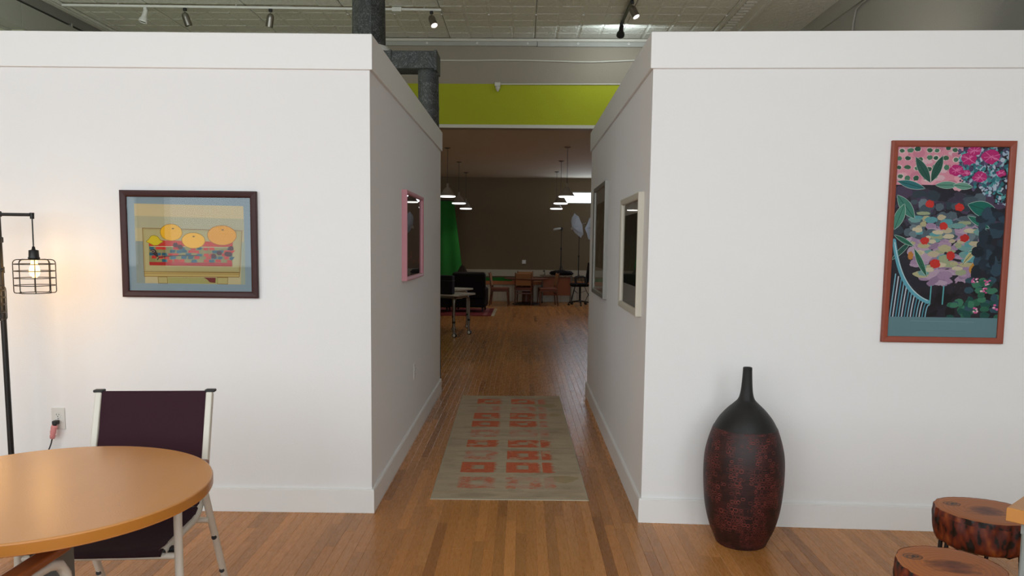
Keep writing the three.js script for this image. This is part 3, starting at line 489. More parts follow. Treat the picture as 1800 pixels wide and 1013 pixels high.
// ---------------------------------------------------------------- purple sling chairs with cream tubular frames; own axes, front = +z
function slingChair(label, pos, turn) {
  const t = thing('armchair', label, 'chair', pos, turn), v = (x, y, z) => new THREE.Vector3(x, y, z);
  const purple = mat({ name: 'purple_sling_cloth', color: lin(0.032, 0.0062, 0.0135), roughness: 0.95, bumpMap: rep(T.fabric, 16, 16), bumpScale: 0.0008 });
  const armWood = mat({ name: 'armrest_wood', color: lin(0.30, 0.085, 0.022), roughness: 0.35, map: rep(T.grain, 8, 2) });
  for (const s of [-1, 1]) {
    // side loop: front leg, arm, rear leg in one bent oval tube
    own(t, 'leg', bent([v(s * 0.262, 0.012, 0.285), v(s * 0.255, 0.600, 0.262), v(s * 0.240, 0.612, -0.02), v(s * 0.243, 0.012, -0.335)], 0.0145, 0.07, 10).applyMatrix4(new THREE.Matrix4().makeScale(1, 1, 1)), M.chairFrame);
    own(t, 'armrest', lb(0.05, 0.024, 0.30, s * 0.25, 0.633, 0.115, 0.008), armWood);
    // back upright, curving forward into the seat rail
    own(t, 'sling_rail', bent([v(s * 0.207, 0.853, -0.272), v(s * 0.207, 0.40, -0.135), v(s * 0.207, 0.415, 0.28)], 0.0125, 0.10, 10), M.chairFrame);
    own(t, 'end_cap', lb(0.04, 0.011, 0.03, s * 0.214, 0.858, -0.273, 0.004), M.blackPlastic);
    own(t, 'upright_face', bar(v(s * 0.2125, 0.52, -0.167), v(s * 0.2125, 0.852, -0.2695), 0.026, 0.028), M.chairFrame);
    for (const [y, z] of [[0.115, -0.2805], [0.29, -0.188]]) own(t, 'plug', new THREE.CylinderGeometry(0.0098, 0.0098, 0.012, 16).rotateX(Math.PI / 2 - 0.1).translate(s * 0.2425, y, z + 0.012), M.blackPlastic);
    for (const [x, z] of [[0.262, 0.285], [0.243, -0.335]]) own(t, 'foot', new THREE.CylinderGeometry(0.017, 0.018, 0.016, 14).translate(s * x, 0.008, z), M.blackPlastic);
    own(t, 'bracket', lb(0.045, 0.022, 0.03, s * 0.228, 0.405, 0.235, 0.004), M.blackPlastic);
  }
  own(t, 'seat_bar', rod(v(-0.25, 0.397, 0.268), v(0.25, 0.397, 0.268), 0.011, 10), M.chairFrame); own(t, 'seat_bar', rod(v(-0.24, 0.38, -0.12), v(0.24, 0.38, -0.12), 0.011, 10), M.chairFrame); own(t, 'top_bar', rod(v(-0.207, 0.845, -0.268), v(0.207, 0.845, -0.268), 0.006, 8), M.chairFrame);
  // sling: a sheet with thickness hung between the rails
  const sling = (pts, sag, n = 12) => {
    const curve = new THREE.CatmullRomCurve3(pts.map(([y, z]) => v(0, y, z))), N = 28, P = [], U = [], I = [], hw = 0.2055, th = 0.008;
    for (const side of [1, -1]) for (let i = 0; i <= N; i++) {
      const p = curve.getPoint(i / N), d = curve.getTangent(i / N), nx = -d.z, nz = d.y;           // normal in the y-z plane
      for (let j = 0; j <= n; j++) { const x = (j / n * 2 - 1), k = sag * (1 - x * x) * Math.min(1, 4 * (i / N) * (1 - i / N) + 0.15) + 0.0018 * fbm(x * 3, i * 0.25, side); P.push(x * hw, p.y + nx * (k + side * th / 2), p.z + nz * (k + side * th / 2)); U.push(x * hw, i / N * 0.5); }
    }
    const at = (s, i, j) => s * (N + 1) * (n + 1) + i * (n + 1) + j;
    for (let s = 0; s < 2; s++) for (let i = 0; i < N; i++) for (let j = 0; j < n; j++) { const a = at(s, i, j), b = at(s, i, j + 1), c = at(s, i + 1, j + 1), d = at(s, i + 1, j); s ? I.push(a, b, c, a, c, d) : I.push(a, c, b, a, d, c); }
    for (let i = 0; i < N; i++) for (const j of [0, n]) { const a = at(0, i, j), b = at(0, i + 1, j), c = at(1, i + 1, j), d = at(1, i, j); I.push(a, b, c, a, c, d); }
    for (const i of [0, N]) for (let j = 0; j < n; j++) { const a = at(0, i, j), b = at(0, i, j + 1), c = at(1, i, j + 1), d = at(1, i, j); I.push(a, b, c, a, c, d); }
    const g = new THREE.BufferGeometry(); g.setAttribute('position', new THREE.Float32BufferAttribute(P, 3)); g.setAttribute('uv', new THREE.Float32BufferAttribute(U, 2)); g.setIndex(I); g.computeVertexNormals(); return g;
  };
  own(t, 'backrest', sling([[0.858, -0.266], [0.74, -0.232], [0.60, -0.188], [0.49, -0.152], [0.435, -0.118]], 0.012), purple);
  own(t, 'seat', sling([[0.432, -0.115], [0.412, -0.06], [0.412, 0.05], [0.417, 0.18], [0.421, 0.27], [0.405, 0.292]], 0.016), purple);
  return t;
}
slingChair('purple sling armchair with cream tubular frame behind the round table', [-1.425, 0, 2.735], 0.10);
slingChair('armchair with wooden armrests on the near side of the round table', [-1.475, 0, 1.725], Math.PI);

// ---------------------------------------------------------------- runner rug in the passage
{
  const A = [-0.559, 7.313], B = [0.368, 7.359], C = [0.391, 4.312], D = [-0.506, 4.291];
  const S = 620, H = 2040, px = (x) => (x + 0.53) / 0.92 * S, pz = (z) => (7.335 - z) / 3.03 * H;
  const tex = canvasTex(S, H, (c) => {
    c.fillStyle = '#bdaa8c'; c.fillRect(0, 0, S, H);
    for (let i = 0; i < 900; i++) { c.globalAlpha = rr(0.05, 0.22); c.fillStyle = ['#978468', '#c0ac8e', '#877761', '#cbb799', '#a3957f'][i % 5]; blot(c, rr(0, S), rr(0, H), rr(20, 110), rr(6, 36), 0, 0.5); c.fill(); }
    for (let i = 0; i < 9000; i++) { c.globalAlpha = rr(0.06, 0.25); c.fillStyle = ['#87775d', '#d2bfa2', '#9f8c6e'][i % 3]; c.fillRect(rr(0, S), rr(0, H), rr(4, 26), rr(1, 4)); }
    c.globalAlpha = 0.35; for (const [x, y, rx, ry] of [[520, 300, 70, 60], [530, 1780, 70, 50], [560, 560, 40, 40]]) { c.fillStyle = '#8c7440'; blot(c, x, y, rx, ry, 0, 0.5); c.fill(); }
    c.globalAlpha = 1;
    const rows = [[7.17, 6.95, 0.8], [6.84, 6.62, 0.5], [6.57, 6.34, 0.85], [6.26, 6.06, 0.9], [5.97, 5.74, 0.56], [5.64, 5.44, 0.8], [5.34, 5.12, 0.72], [5.05, 4.82, 1.0], [4.72, 4.50, 0.62]];
    const cols = [[-0.385, -0.175, [1, 0.7, 1, 1.1, 0.9, 0.9, 0.75, 1, 1]], [-0.095, 0.115, [1, 0.8, 0.9, 0.8, 0.8, 1, 1.2, 1.05, 0.8]], [0.145, 0.20, [0.8, 0.6, 0.7, 0.6, 0.8, 0.9, 1, 1, 0.5]]];
    rows.forEach(([z0, z1, dens], r) => cols.forEach(([x0, x1, ks], k) => {
      const d = Math.min(1, dens * ks[r]), dx = (r - 4) * 0.004 * (k === 0 ? -1 : 1) * -1, a = px(x0 + (k ? dx + 0.012 : dx * -1 * 0.6)), b = px(x1 + (k ? dx + 0.012 : dx * -1 * 0.2)), y0 = pz(z0), y1 = pz(z1);
      const inside = (x, y) => k < 2 && x > a + (b - a) * 0.3 && x < b - (b - a) * 0.3 && y > y0 + (y1 - y0) * 0.3 && y < y1 - (y1 - y0) * 0.3;
      if (d > 0.65) { c.fillStyle = '#cc6238'; c.globalAlpha = 0.9; c.fillRect(a, y0, b - a, y1 - y0); c.globalAlpha = 1; if (k < 2) { c.fillStyle = '#b09c7e'; c.fillRect(a + (b - a) * 0.3, y0 + (y1 - y0) * 0.3, (b - a) * 0.4, (y1 - y0) * 0.4); } }
      for (let i = 0; i < (k < 2 ? 900 : 350); i++) {
        const x = rr(a, b), y = rr(y0, y1); if (inside(x, y)) continue;
        const worn = fbm(x * 0.012, y * 0.012, k * 3 + r) + d - 0.55;
        c.globalAlpha = rr(0.3, 0.8); c.fillStyle = d > 0.65 ? (worn < 0.12 ? ['#bca284', '#c99070', '#c0a686'][i % 3] : ['#ca5c35', '#d46e45', '#bd5636'][i % 3]) : (worn > -0.06 ? ['#c66040', '#cb7252', '#c98c72'][i % 3] : ['#bb9880', '#c4957f'][i % 2]);
        c.fillRect(x, y, rr(4, 20), rr(2, 7));
      }
    }));
    c.globalAlpha = 1; c.fillStyle = '#b8ac93'; c.fillRect(0, 0, 4, H); c.fillRect(S - 4, 0, 4, H); c.fillRect(0, 0, S, 5); c.fillRect(0, H - 6, S, 6);
  });
  const t = thing('runner_rug', 'faded beige runner rug with rows of rust red squares in the passage', 'rug', [-0.08, 0, 5.8]);
  const P = [], U = [], I = [], n = 16, m = 48;
  for (let i = 0; i <= m; i++) for (let j = 0; j <= n; j++) {
    const u = j === 1 ? 0.004 : j === n - 1 ? 0.996 : j / n, w = i / m, x = (A[0] * (1 - u) + B[0] * u) * (1 - w) + (D[0] * (1 - u) + C[0] * u) * w, z = (A[1] * (1 - u) + B[1] * u) * (1 - w) + (D[1] * (1 - u) + C[1] * u) * w;
    const edge = Math.min(u, 1 - u, w * 3, (1 - w) * 3), y = 0.0085 + 0.001 * fbm(x * 5, z * 5) - (j === 0 || j === n || i === 0 || i === m ? 0.0012 : 0);
    P.push(x, y, -z); U.push(u, 1 - w);
  }
  for (let i = 0; i < m; i++) for (let j = 0; j < n; j++) { const a = i * (n + 1) + j; I.push(a, a + n + 1, a + n + 2, a, a + n + 2, a + 1); }
  const g = new THREE.BufferGeometry(); g.setAttribute('position', new THREE.Float32BufferAttribute(P, 3)); g.setAttribute('uv', new THREE.Float32BufferAttribute(U, 2)); g.setIndex(I); g.computeVertexNormals();
  part(t, 'pile', g, mat({ name: 'rug_pile', color: lin(1, 1, 1), map: tex, roughness: 0.95, bumpMap: rep(T.fabric, 60, 180), bumpScale: 0.0015 }));
  part(t, 'binding', extrudeUp([[A[0] - 0.003, A[1] + 0.003], [D[0] - 0.003, D[1] - 0.003], [C[0] + 0.003, C[1] - 0.003], [B[0] + 0.003, B[1] + 0.003]], 0.0006, 0.0060, 0.0015), mat({ name: 'cream_binding', color: lin(0.52, 0.45, 0.33), roughness: 0.9 }));
}
// ---------------------------------------------------------------- tall bottle vase
{
  const tex = canvasTex(1024, 1024, (c) => {
    c.fillStyle = '#240d0b'; c.fillRect(0, 0, 1024, 1024);
    for (let i = 0; i < 500; i++) { c.globalAlpha = rr(0.08, 0.3); c.fillStyle = ['#401713', '#481b17', '#200b0a', '#160909'][i % 4]; blot(c, rr(0, 1024), rr(0, 1024), rr(20, 90), rr(10, 40), 0, 0.6); c.fill(); }
    c.lineWidth = 3.4;
    for (let r = 0; r < 48; r++) { let x = -rr(0, 20); while (x < 1024) { const w = rr(14, 40), y = r * 21.4, k = fbm(x * 0.006, y * 0.006, 5) + 0.35 * fbm(x * 0.02, y * 0.03, 9); c.globalAlpha = k > -0.05 ? rr(0.5, 0.95) : rr(0.05, 0.3); c.strokeStyle = ['#84352d', '#742c27', '#943d34'][(rnd() * 3) | 0]; c.beginPath(); c.roundRect(x, y + rr(-2, 2), w - 5, 15 + rr(-4, 4), 5); c.stroke(); x += w; } }
    for (let i = 0; i < 600; i++) { const x = rr(0, 1024), y = rr(0, 1024), k = fbm(x * 0.006, y * 0.006, 5); c.globalAlpha = k < 0 ? rr(0.4, 0.9) : rr(0, 0.25); c.fillStyle = '#120909'; c.fillRect(x, y, rr(20, 90), rr(2, 5)); }
    c.globalAlpha = 1;
  });
  tex.wrapS = tex.wrapT = THREE.RepeatWrapping; tex.repeat.set(2, 1);
  const t = thing('floor_vase', 'tall bottle vase, black neck over a crackled dark red body', 'vase', [1.094, 0, 3.74]);
  const body = [[0, 0.004], [0.108, 0.004], [0.114, 0], [0.119, 0.004], [0.1225, 0.012], [0.1345, 0.04], [0.1586, 0.10], [0.1777, 0.182], [0.187, 0.268], [0.1908, 0.354], [0.1876, 0.44], [0.1735, 0.51], [0.1535, 0.572], [0.150, 0.579]];
  const sm = (pts, n) => new THREE.SplineCurve(pts.map(([r, y]) => new THREE.Vector2(r, y))).getPoints(n).map((p) => [Math.max(0, p.x), p.y]);
  own(t, 'body', lathe([...body.slice(0, 3), ...sm(body.slice(3), 60)], 72), mat({ name: 'crackled_red_glaze', map: tex, roughness: 0.55, bumpMap: tex, bumpScale: 0.003 }));
  own(t, 'neck', lathe([...sm([[0.150, 0.578], [0.1263, 0.621], [0.0933, 0.662], [0.060, 0.694], [0.040, 0.716], [0.0305, 0.745], [0.0255, 0.79], [0.0225, 0.84], [0.0218, 0.868]], 50), [0.0205, 0.8725], [0.017, 0.8725], [0.0155, 0.868], [0.017, 0.80], [0.02, 0.74]], 64), mat({ name: 'satin_black_glaze', color: lin(0.006, 0.0062, 0.006), roughness: 0.5, bumpMap: rep(T.roller, 4, 4), bumpScale: 0.001 }));
}
// ---------------------------------------------------------------- log-slice stools on hairpin legs
function stool(label, pos, R, H, turn, s0) {
  const t = thing('log_stool', label, 'stool', pos, turn), v = (x, y, z) => new THREE.Vector3(x, y, z), TH = 0.135, N = 120;
  const rad = (a) => R * (1 + 0.035 * Math.sin(2 * a + s0) + 0.02 * Math.sin(3 * a + 2 * s0) + 0.012 * perlin.noise(Math.cos(a) * 3 + s0, Math.sin(a) * 3, s0));
  const rough = (a, h) => 0.008 * perlin.noise(Math.cos(a) * 8 + s0, Math.sin(a) * 8, h * 0.13 + s0) + 0.003 * perlin.noise(Math.cos(a) * 24, Math.sin(a) * 24, h * 0.35);
  const side = (prof, off) => { const P = [], U = [], I = [], C = []; for (let i = 0; i < prof.length; i++) for (let j = 0; j <= N; j++) { const a = j / N * 2 * Math.PI, [k, y, w] = prof[i], r = rad(a) * k + off + w * rough(a, i); P.push(Math.cos(a) * r, y, Math.sin(a) * r); U.push(a / 6.2832 * 6.2832 * R, y); }
    for (let i = 0; i < prof.length - 1; i++) for (let j = 0; j < N; j++) { const a = i * (N + 1) + j; I.push(a, a + N + 1, a + N + 2, a, a + N + 2, a + 1); }
    const g = new THREE.BufferGeometry(); g.setAttribute('position', new THREE.Float32BufferAttribute(P, 3)); g.setAttribute('uv', new THREE.Float32BufferAttribute(U, 2)); g.setIndex(I); g.computeVertexNormals(); return g; };
  const y0 = H - TH, prof = []; prof.push([0.0, y0, 0], [0.82, y0, 0.3], [0.92, y0 + 0.008, 0.8]); for (let i = 1; i <= 10; i++) prof.push([0.95 + 0.05 * Math.sin(i / 10 * 2.2), y0 + 0.008 + (TH - 0.014) * i / 10, 1]);
  prof.push([0.985, H - 0.001, 0.5]);
  const bark = dataTex(512, 128, (u, w) => { const a = perlin.noise(u * 46, w * 3.0, s0), b = perlin.noise(u * 14, w * 1.6, s0 + 4), c = perlin.noise(u * 110, w * 7, s0 + 7), k = 0.5 + 0.6 * a + 0.5 * b + 0.25 * c; return k < 0.32 ? [0.05, 0.02, 0.014] : [0.16 + 0.42 * k, 0.06 + 0.22 * k * k, 0.03 + 0.06 * k * k]; }, true);
  own(t, 'bark', side(prof, 0), phys({ name: 'varnished_bark', map: rep(bark, 0.9, 7), roughness: 0.5, clearcoat: 0.15, clearcoatRoughness: 0.3 }));
  const face = canvasTex(768, 768, (c) => {
    c.fillStyle = '#b56a30'; c.fillRect(0, 0, 768, 768);
    for (let k = 46; k > 0; k--) { blot(c, 390, 400, k * 8.4, k * 8.0, s0, 0.015, 60); c.fillStyle = `rgb(${k < 16 ? 110 + k * 4 : 176 + (k % 5) * 4},${k < 16 ? 48 + k * 3.0 : 100 + (k % 5) * 3},${k < 16 ? 26 + k * 1.0 : 40 + (k % 4) * 3})`; c.fill(); c.globalAlpha = 0.22; c.strokeStyle = '#6b3c1c'; c.lineWidth = 1.5; c.stroke(); c.globalAlpha = 1; }
    for (let i = 0; i < 70; i++) { c.globalAlpha = rr(0.05, 0.2); blot(c, rr(250, 520), rr(300, 500), rr(20, 80), rr(8, 30), rr(-0.4, 0.4), 0.5); c.fillStyle = '#54290f'; c.fill(); }
    c.globalAlpha = 0.5; c.strokeStyle = '#3e2010'; for (let i = 0; i < 5; i++) { c.lineWidth = rr(1, 3); c.beginPath(); c.moveTo(390, 400); const a = rr(0, 6.28); c.lineTo(390 + Math.cos(a) * rr(60, 190), 400 + Math.sin(a) * rr(60, 190)); c.stroke(); } c.globalAlpha = 1;
    // burnt oval brand with a looping mark
    c.save(); c.translate(175, 255); c.rotate(-0.25); c.globalAlpha = 0.8; c.strokeStyle = '#35231a'; c.lineWidth = 6; c.beginPath(); c.ellipse(0, 0, 66, 58, 0, 0, 6.29); c.stroke(); c.fillStyle = 'rgba(70,44,28,0.35)'; c.fill(); c.lineWidth = 9; c.beginPath(); c.ellipse(-26, 4, 20, 26, 0.5, 0, 6.29); c.stroke(); c.beginPath(); c.moveTo(-12, -20); c.bezierCurveTo(6, 40, 10, 30, 14, -26); c.bezierCurveTo(20, 30, 40, 20, 48, -10); c.stroke(); c.beginPath(); c.ellipse(20, -2, 16, 22, 0.2, 0, 6.29); c.stroke(); c.restore(); c.globalAlpha = 1;
  });
  const P = [0, H, 0], U = [0.5, 0.5], I = []; const rings = 10; for (let i = 1; i <= rings; i++) for (let j = 0; j < N; j++) { const a = j / N * 6.28318, r = (rad(a) * 0.985 + 0.5 * rough(a, 13)) * i / rings; P.push(Math.cos(a) * r, H - (i === rings ? 0.002 : 0) + 0.0008 * fbm(Math.cos(a) * r * 12, Math.sin(a) * r * 12, s0), Math.sin(a) * r); U.push(0.5 + Math.cos(a) * r / R * 0.48, 0.5 - Math.sin(a) * r / R * 0.48); }
  for (let j = 0; j < N; j++) { const b = (j + 1) % N; I.push(0, 1 + b, 1 + j); for (let i = 0; i < rings - 1; i++) { const a = 1 + i * N; I.push(a + j, a + b, a + N + b, a + j, a + N + b, a + N + j); } }
  const g = new THREE.BufferGeometry(); g.setAttribute('position', new THREE.Float32BufferAttribute(P, 3)); g.setAttribute('uv', new THREE.Float32BufferAttribute(U, 2)); g.setIndex(I); g.computeVertexNormals();
  own(t, 'seat_face', g, phys({ name: 'varnished_end_grain', map: face, roughness: 0.42, specularIntensity: 0.5 }));
  for (let k = 0; k < 3; k++) {
    const a = k * 2.0944 + 0.93, c = Math.cos(a), s = Math.sin(a), q = (r, o, y) => v(c * r * R - s * o, y, s * r * R + c * o);
    own(t, 'hairpin_leg', bent([q(0.88, -0.022, y0 + 0.012), q(0.98, -0.011, 0.0085), q(0.98, 0.011, 0.0085), q(0.88, 0.022, y0 + 0.012)], 0.008, 0.011, 8), M.black);
    own(t, 'leg_plate', lb(0.06, 0.004, 0.12, 0, 0, 0, 0.001).rotateY(-a).translate(c * R * 0.6, y0 - 0.0005, s * R * 0.6), M.black);
  }
  return t;
}
stool('round log slice stool nearest the wall, its legs just showing', [1.796, 0, 2.955], 0.170, 0.45, -0.12, 1.3);
stool('round log slice stool in front, cut by the bottom of the picture', [1.372, 0, 2.415], 0.164, 0.45, -0.12, 4.1);
// corner of a wooden table at the right edge
{
  const t = thing('square_table', 'corner of a square orange wood table with a grey metal leg', 'table', [1.9, 0, 2.17]);
  const P0 = [1.367, 2.152], e1 = [0.73, 0.683], e2 = [0.683, -0.73], L = 0.75, q = (a, b) => [P0[0] + e1[0] * a + e2[0] * b, P0[1] + e1[1] * a + e2[1] * b];
  part(t, 'tabletop', extrudeUp([q(0, 0), q(0, L), q(L, L), q(L, 0)], 0.692, 0.7315, 0.002), phys({ name: 'orange_beech_veneer', color: lin(0.62, 0.27, 0.07), roughness: 0.34, map: rep(T.grain, 1.6, 0.5) }));
  const leg = mat({ name: 'grey_painted_steel', color: lin(0.30, 0.33, 0.32), roughness: 0.4, metalness: 0.2 });
  for (const [a, b] of [[0.055, 0.055], [L - 0.055, 0.055], [0.055, L - 0.055], [L - 0.055, L - 0.055]]) { const c = q(a, b); part(t, 'leg', lb(0.05, 0.695, 0.05, 0, 0.3475, 0, 0.008).rotateY(0.75).translate(c[0], 0, -c[1]), leg); }
  part(t, 'apron', extrudeUp([q(0.03, 0.03), q(0.03, L - 0.03), q(L - 0.03, L - 0.03), q(L - 0.03, 0.03)], 0.655, 0.693, 0.002), leg);
}

function uvs(g, a, b) { const u = g.attributes.uv; for (let i = 0; i < u.count; i++) u.setXY(i, u.getX(i) * a, u.getY(i) * b); return g; }

// ================================================================ OVERHEAD
// ---------------------------------------------------------------- lighting tracks
const glowWhite = (r, g, b, k) => mat({ name: 'lamp_face_glow', color: lin(0.9, 0.9, 0.88), emissive: lin(r, g, b), emissiveIntensity: k, roughness: 0.4 });
{
  const t = thing('lighting_track', 'long white lighting track across the tin ceiling at left', 'track', [-1.079, CEIL - 0.03, 10.20]);
  part(t, 'rail', bar(V3(-5.9, CEIL - 0.045, 10.06), V3(-1.079, CEIL - 0.045, 10.21), 0.034, 0.03, new THREE.Vector3(0, 1, 0)), M.whiteEnamel);
  part(t, 'coupling_box', bx(-1.71, -1.585, CEIL - 0.072, CEIL - 0.018, 10.17, 10.23, 0.006), M.whiteEnamel);
  for (const x of [-5.2, -3.7, -2.2, -1.3]) part(t, 'hanger', rod(V3(x, CEIL - 0.03, 10.08 + (x + 5.9) * 0.031), V3(x, CEIL - 0.004, 10.08 + (x + 5.9) * 0.031), 0.006, 8), M.whiteEnamel);
  const b = thing('lighting_track', 'black lighting track running away from the camera on the right', 'track', [1.29, CEIL - 0.03, 10.72]);
  part(b, 'rail', bx(1.275, 1.309, CEIL - 0.05, CEIL - 0.02, 4.5, 10.74, 0.004), M.black);
  part(b, 'end_cap', bx(1.268, 1.316, CEIL - 0.056, CEIL - 0.016, 10.72, 10.75, 0.004), M.blackPlastic);
  for (const z of [5.5, 7.5, 9.5]) part(b, 'hanger', rod(V3(1.292, CEIL - 0.025, z), V3(1.292, CEIL - 0.004, z), 0.006, 8), M.black);
}
// head: hangs from (x, y, z) and looks along (dx, dy, dz), room axes
function trackHead(label, [x, y, z], [dx, dy, dz], style, lit, neck = 0.085) {
  const t = thing('track_spotlight', label, 'spotlight', [x, y, z]), d = new THREE.Vector3(dx, dy, -dz).normalize();
  const body = style === 'white' ? M.whiteEnamel : style === 'black' ? M.blackPlastic : M.nickel;
  own(t, 'adapter', lb(0.042, 0.036, 0.036, 0, -0.018, 0, 0.005), style === 'white' ? M.whiteEnamel : M.blackPlastic);
  own(t, 'stem', rod(new THREE.Vector3(0, -0.03, 0), new THREE.Vector3(0, -neck, 0), 0.006, 10), style === 'nickel' ? M.nickel : body);
  const L = style === 'nickel' ? 0.165 : 0.17;
  const prof = style === 'nickel' ? [[0, -0.06], [0.018, -0.058], [0.034, -0.046], [0.043, -0.026], [0.0455, 0], [0.0455, 0.105], [0.0425, 0.107], [0.0415, 0.09], [0.0, 0.09]]
    : [[0, -0.055], [0.022, -0.055], [0.028, -0.05], [0.030, 0.02], [0.036, 0.045], [0.052, 0.075], [0.055, 0.10], [0.054, 0.112], [0.050, 0.112], [0.048, 0.098], [0, 0.098]];
  const q = new THREE.Quaternion().setFromUnitVectors(new THREE.Vector3(0, 1, 0), d), pivot = new THREE.Vector3(0, -neck, 0), at = pivot.clone().addScaledVector(d, style === 'nickel' ? 0.03 : 0.03);
  const place = (g) => g.applyQuaternion(q).translate(at.x, at.y, at.z);
  own(t, 'housing', place(lathe(prof, 32)), body);
  own(t, 'yoke', new THREE.SphereGeometry(0.010, 12, 8).translate(pivot.x, pivot.y, pivot.z), style === 'nickel' ? M.nickel : body);
  const col = lit === 'cool' ? [0.86, 1.0, 1.04] : [1.0, 0.86, 0.80];
  own(t, 'lens', place(new THREE.CylinderGeometry(0.040, 0.040, 0.004, 28).translate(0, style === 'nickel' ? 0.096 : 0.103, 0)), lit ? glowWhite(...col, lit === 'cool' ? 3 : 3.2) : mat({ name: 'unlit_lens', color: lin(0.2, 0.2, 0.2), roughness: 0.2 }));
  if (lit) {
    const wide = style === 'black', s = new THREE.SpotLight(new THREE.Color().setRGB(...col), wide ? 1.7 : 3.0, 0, wide ? 1.53 : 0.5, wide ? 0.04 : 0.6, 2);
    const p = new THREE.Vector3(x, y, -z).add(at).addScaledVector(d, 0.118); s.name = 'spotlight_beam'; s.position.copy(p); s.target.position.copy(p.clone().add(d)); s.castShadow = true; s.shadow.radius = 2; scene.add(s, s.target);
  }
  return t;
}
trackHead('white flared spotlight, leftmost on the white ceiling track', [-4.845, CEIL - 0.061, 10.09], [-0.22, -1, -0.1], 'white', null, 0.05);
trackHead('brushed metal spotlight next to the white flared one on the track', [-4.345, CEIL - 0.061, 10.11], [0.30, -1, 0.15], 'nickel', null);
trackHead('brushed metal spotlight left of the big grey duct', [-3.255, CEIL - 0.061, 10.14], [-0.22, -1, 0.2], 'nickel', null);
trackHead('lit brushed spotlight at the right end of the white track', [-1.205, CEIL - 0.061, 10.205], [0.36, -0.9, -0.5], 'nickel', 'warm');
trackHead('lit brushed spotlight hanging from the black track', [1.292, CEIL - 0.0515, 9.80], [0.42, -1, -0.42], 'nickel', 'warm');
trackHead('black spotlight at the end of the black track, turned away', [1.275, CEIL - 0.056, 10.70], [0.02, -0.55, 0.83], 'black', 'cool', 0.06);
// ---------------------------------------------------------------- galvanised ducts behind the left block
{
  const d = thing('round_duct', 'big speckled grey round duct with a side box and a thinner drop pipe', 'duct', [-1.615, 0, 8.2]);
  own(d, 'pipe', uvs(new THREE.CylinderGeometry(0.163, 0.172, CEIL - 3.36, 48, 1, true), 1, 1.1).translate(0, 3.36 + (CEIL - 3.36) / 2, 0), M.zinc);
  own(d, 'pipe', new THREE.CylinderGeometry(0.16, 0.16, 3.4, 40).translate(0, 1.7, 0), M.zinc);
  own(d, 'seam', lb(0.02, CEIL - 3.4, 0.004, 0.05, 3.4 + (CEIL - 3.4) / 2, 0.168, 0.001), M.zinc);
  own(d, 'collar', lathe([[0.172, 3.47], [0.215, 3.455], [0.235, 3.42], [0.238, 3.40], [0.232, 3.40], [0.21, 3.44], [0.165, 3.455]], 40), M.whiteEnamel);
  const e = d;
  part(e, 'box', bx(-1.44, -0.912, 3.225, 3.40, 8.06, 8.36, 0.006), M.zinc);
  part(e, 'flange', bx(-0.925, -0.895, 3.205, 3.405, 8.045, 8.375, 0.004), M.zinc);
  part(e, 'end_frame', bx(-1.375, -1.36, 3.21, 3.41, 8.05, 8.37, 0.003), M.zinc);
  part(e, 'drop_pipe', uvs(rod(V3(-0.965, 0, 8.2), V3(-1.0, 3.23, 8.2), 0.107, 40), 0.67, 3.2), M.zinc);
  for (const y of [2.05, 2.85]) part(e, 'pipe_joint', new THREE.CylinderGeometry(0.110, 0.110, 0.03, 40).translate(-1.0 + (3.23 - y) / 3.23 * 0.035, y, -8.2), M.zinc);
}
// conduits and the small box on the lime band
single('conduit', 'thin white conduit sagging across the grey upper wall', 'pipe', tube([[-1.9, 4.160], [-0.9, 4.150], [-0.3, 4.158], [0.3, 4.150], [0.9, 4.138], [1.3, 4.150], [1.9, 4.166], [3.9, 4.16]].map(([x, y]) => V3(x, y, BULK_Z - 0.012)), 0.011, 60, 8), M.oldTrim);
single('conduit', 'straight white conduit along the top edge of the lime band', 'pipe', rod(V3(-0.36, 3.812, BULK_Z - 0.014), V3(3.9, 3.832, BULK_Z - 0.014), 0.011, 10), M.oldTrim);
{
  const t = thing('junction_box', 'small white box with a hooded fitting on the lime band', 'electrical box', [-0.405, 3.80, BULK_Z]);
  own(t, 'box', lb(0.085, 0.055, 0.05, 0, 0.005, 0.026, 0.006), M.oldTrim);
  own(t, 'hood', lathe([[0.0, -0.10], [0.012, -0.098], [0.034, -0.05], [0.036, -0.022], [0, -0.022]], 20).translate(0.003, 0, 0.03), M.oldTrim);
}
single('conduit', 'bent grey conduit dropping down the plaster wall at right', 'pipe', bent([V3(RIGHT_X - 0.05, CEIL - 0.14, 7.5), V3(RIGHT_X - 0.02, CEIL - 0.16, 9.7), V3(RIGHT_X - 0.02, 2.5, 9.84)], 0.013, 0.14, 10), M.greyWall);

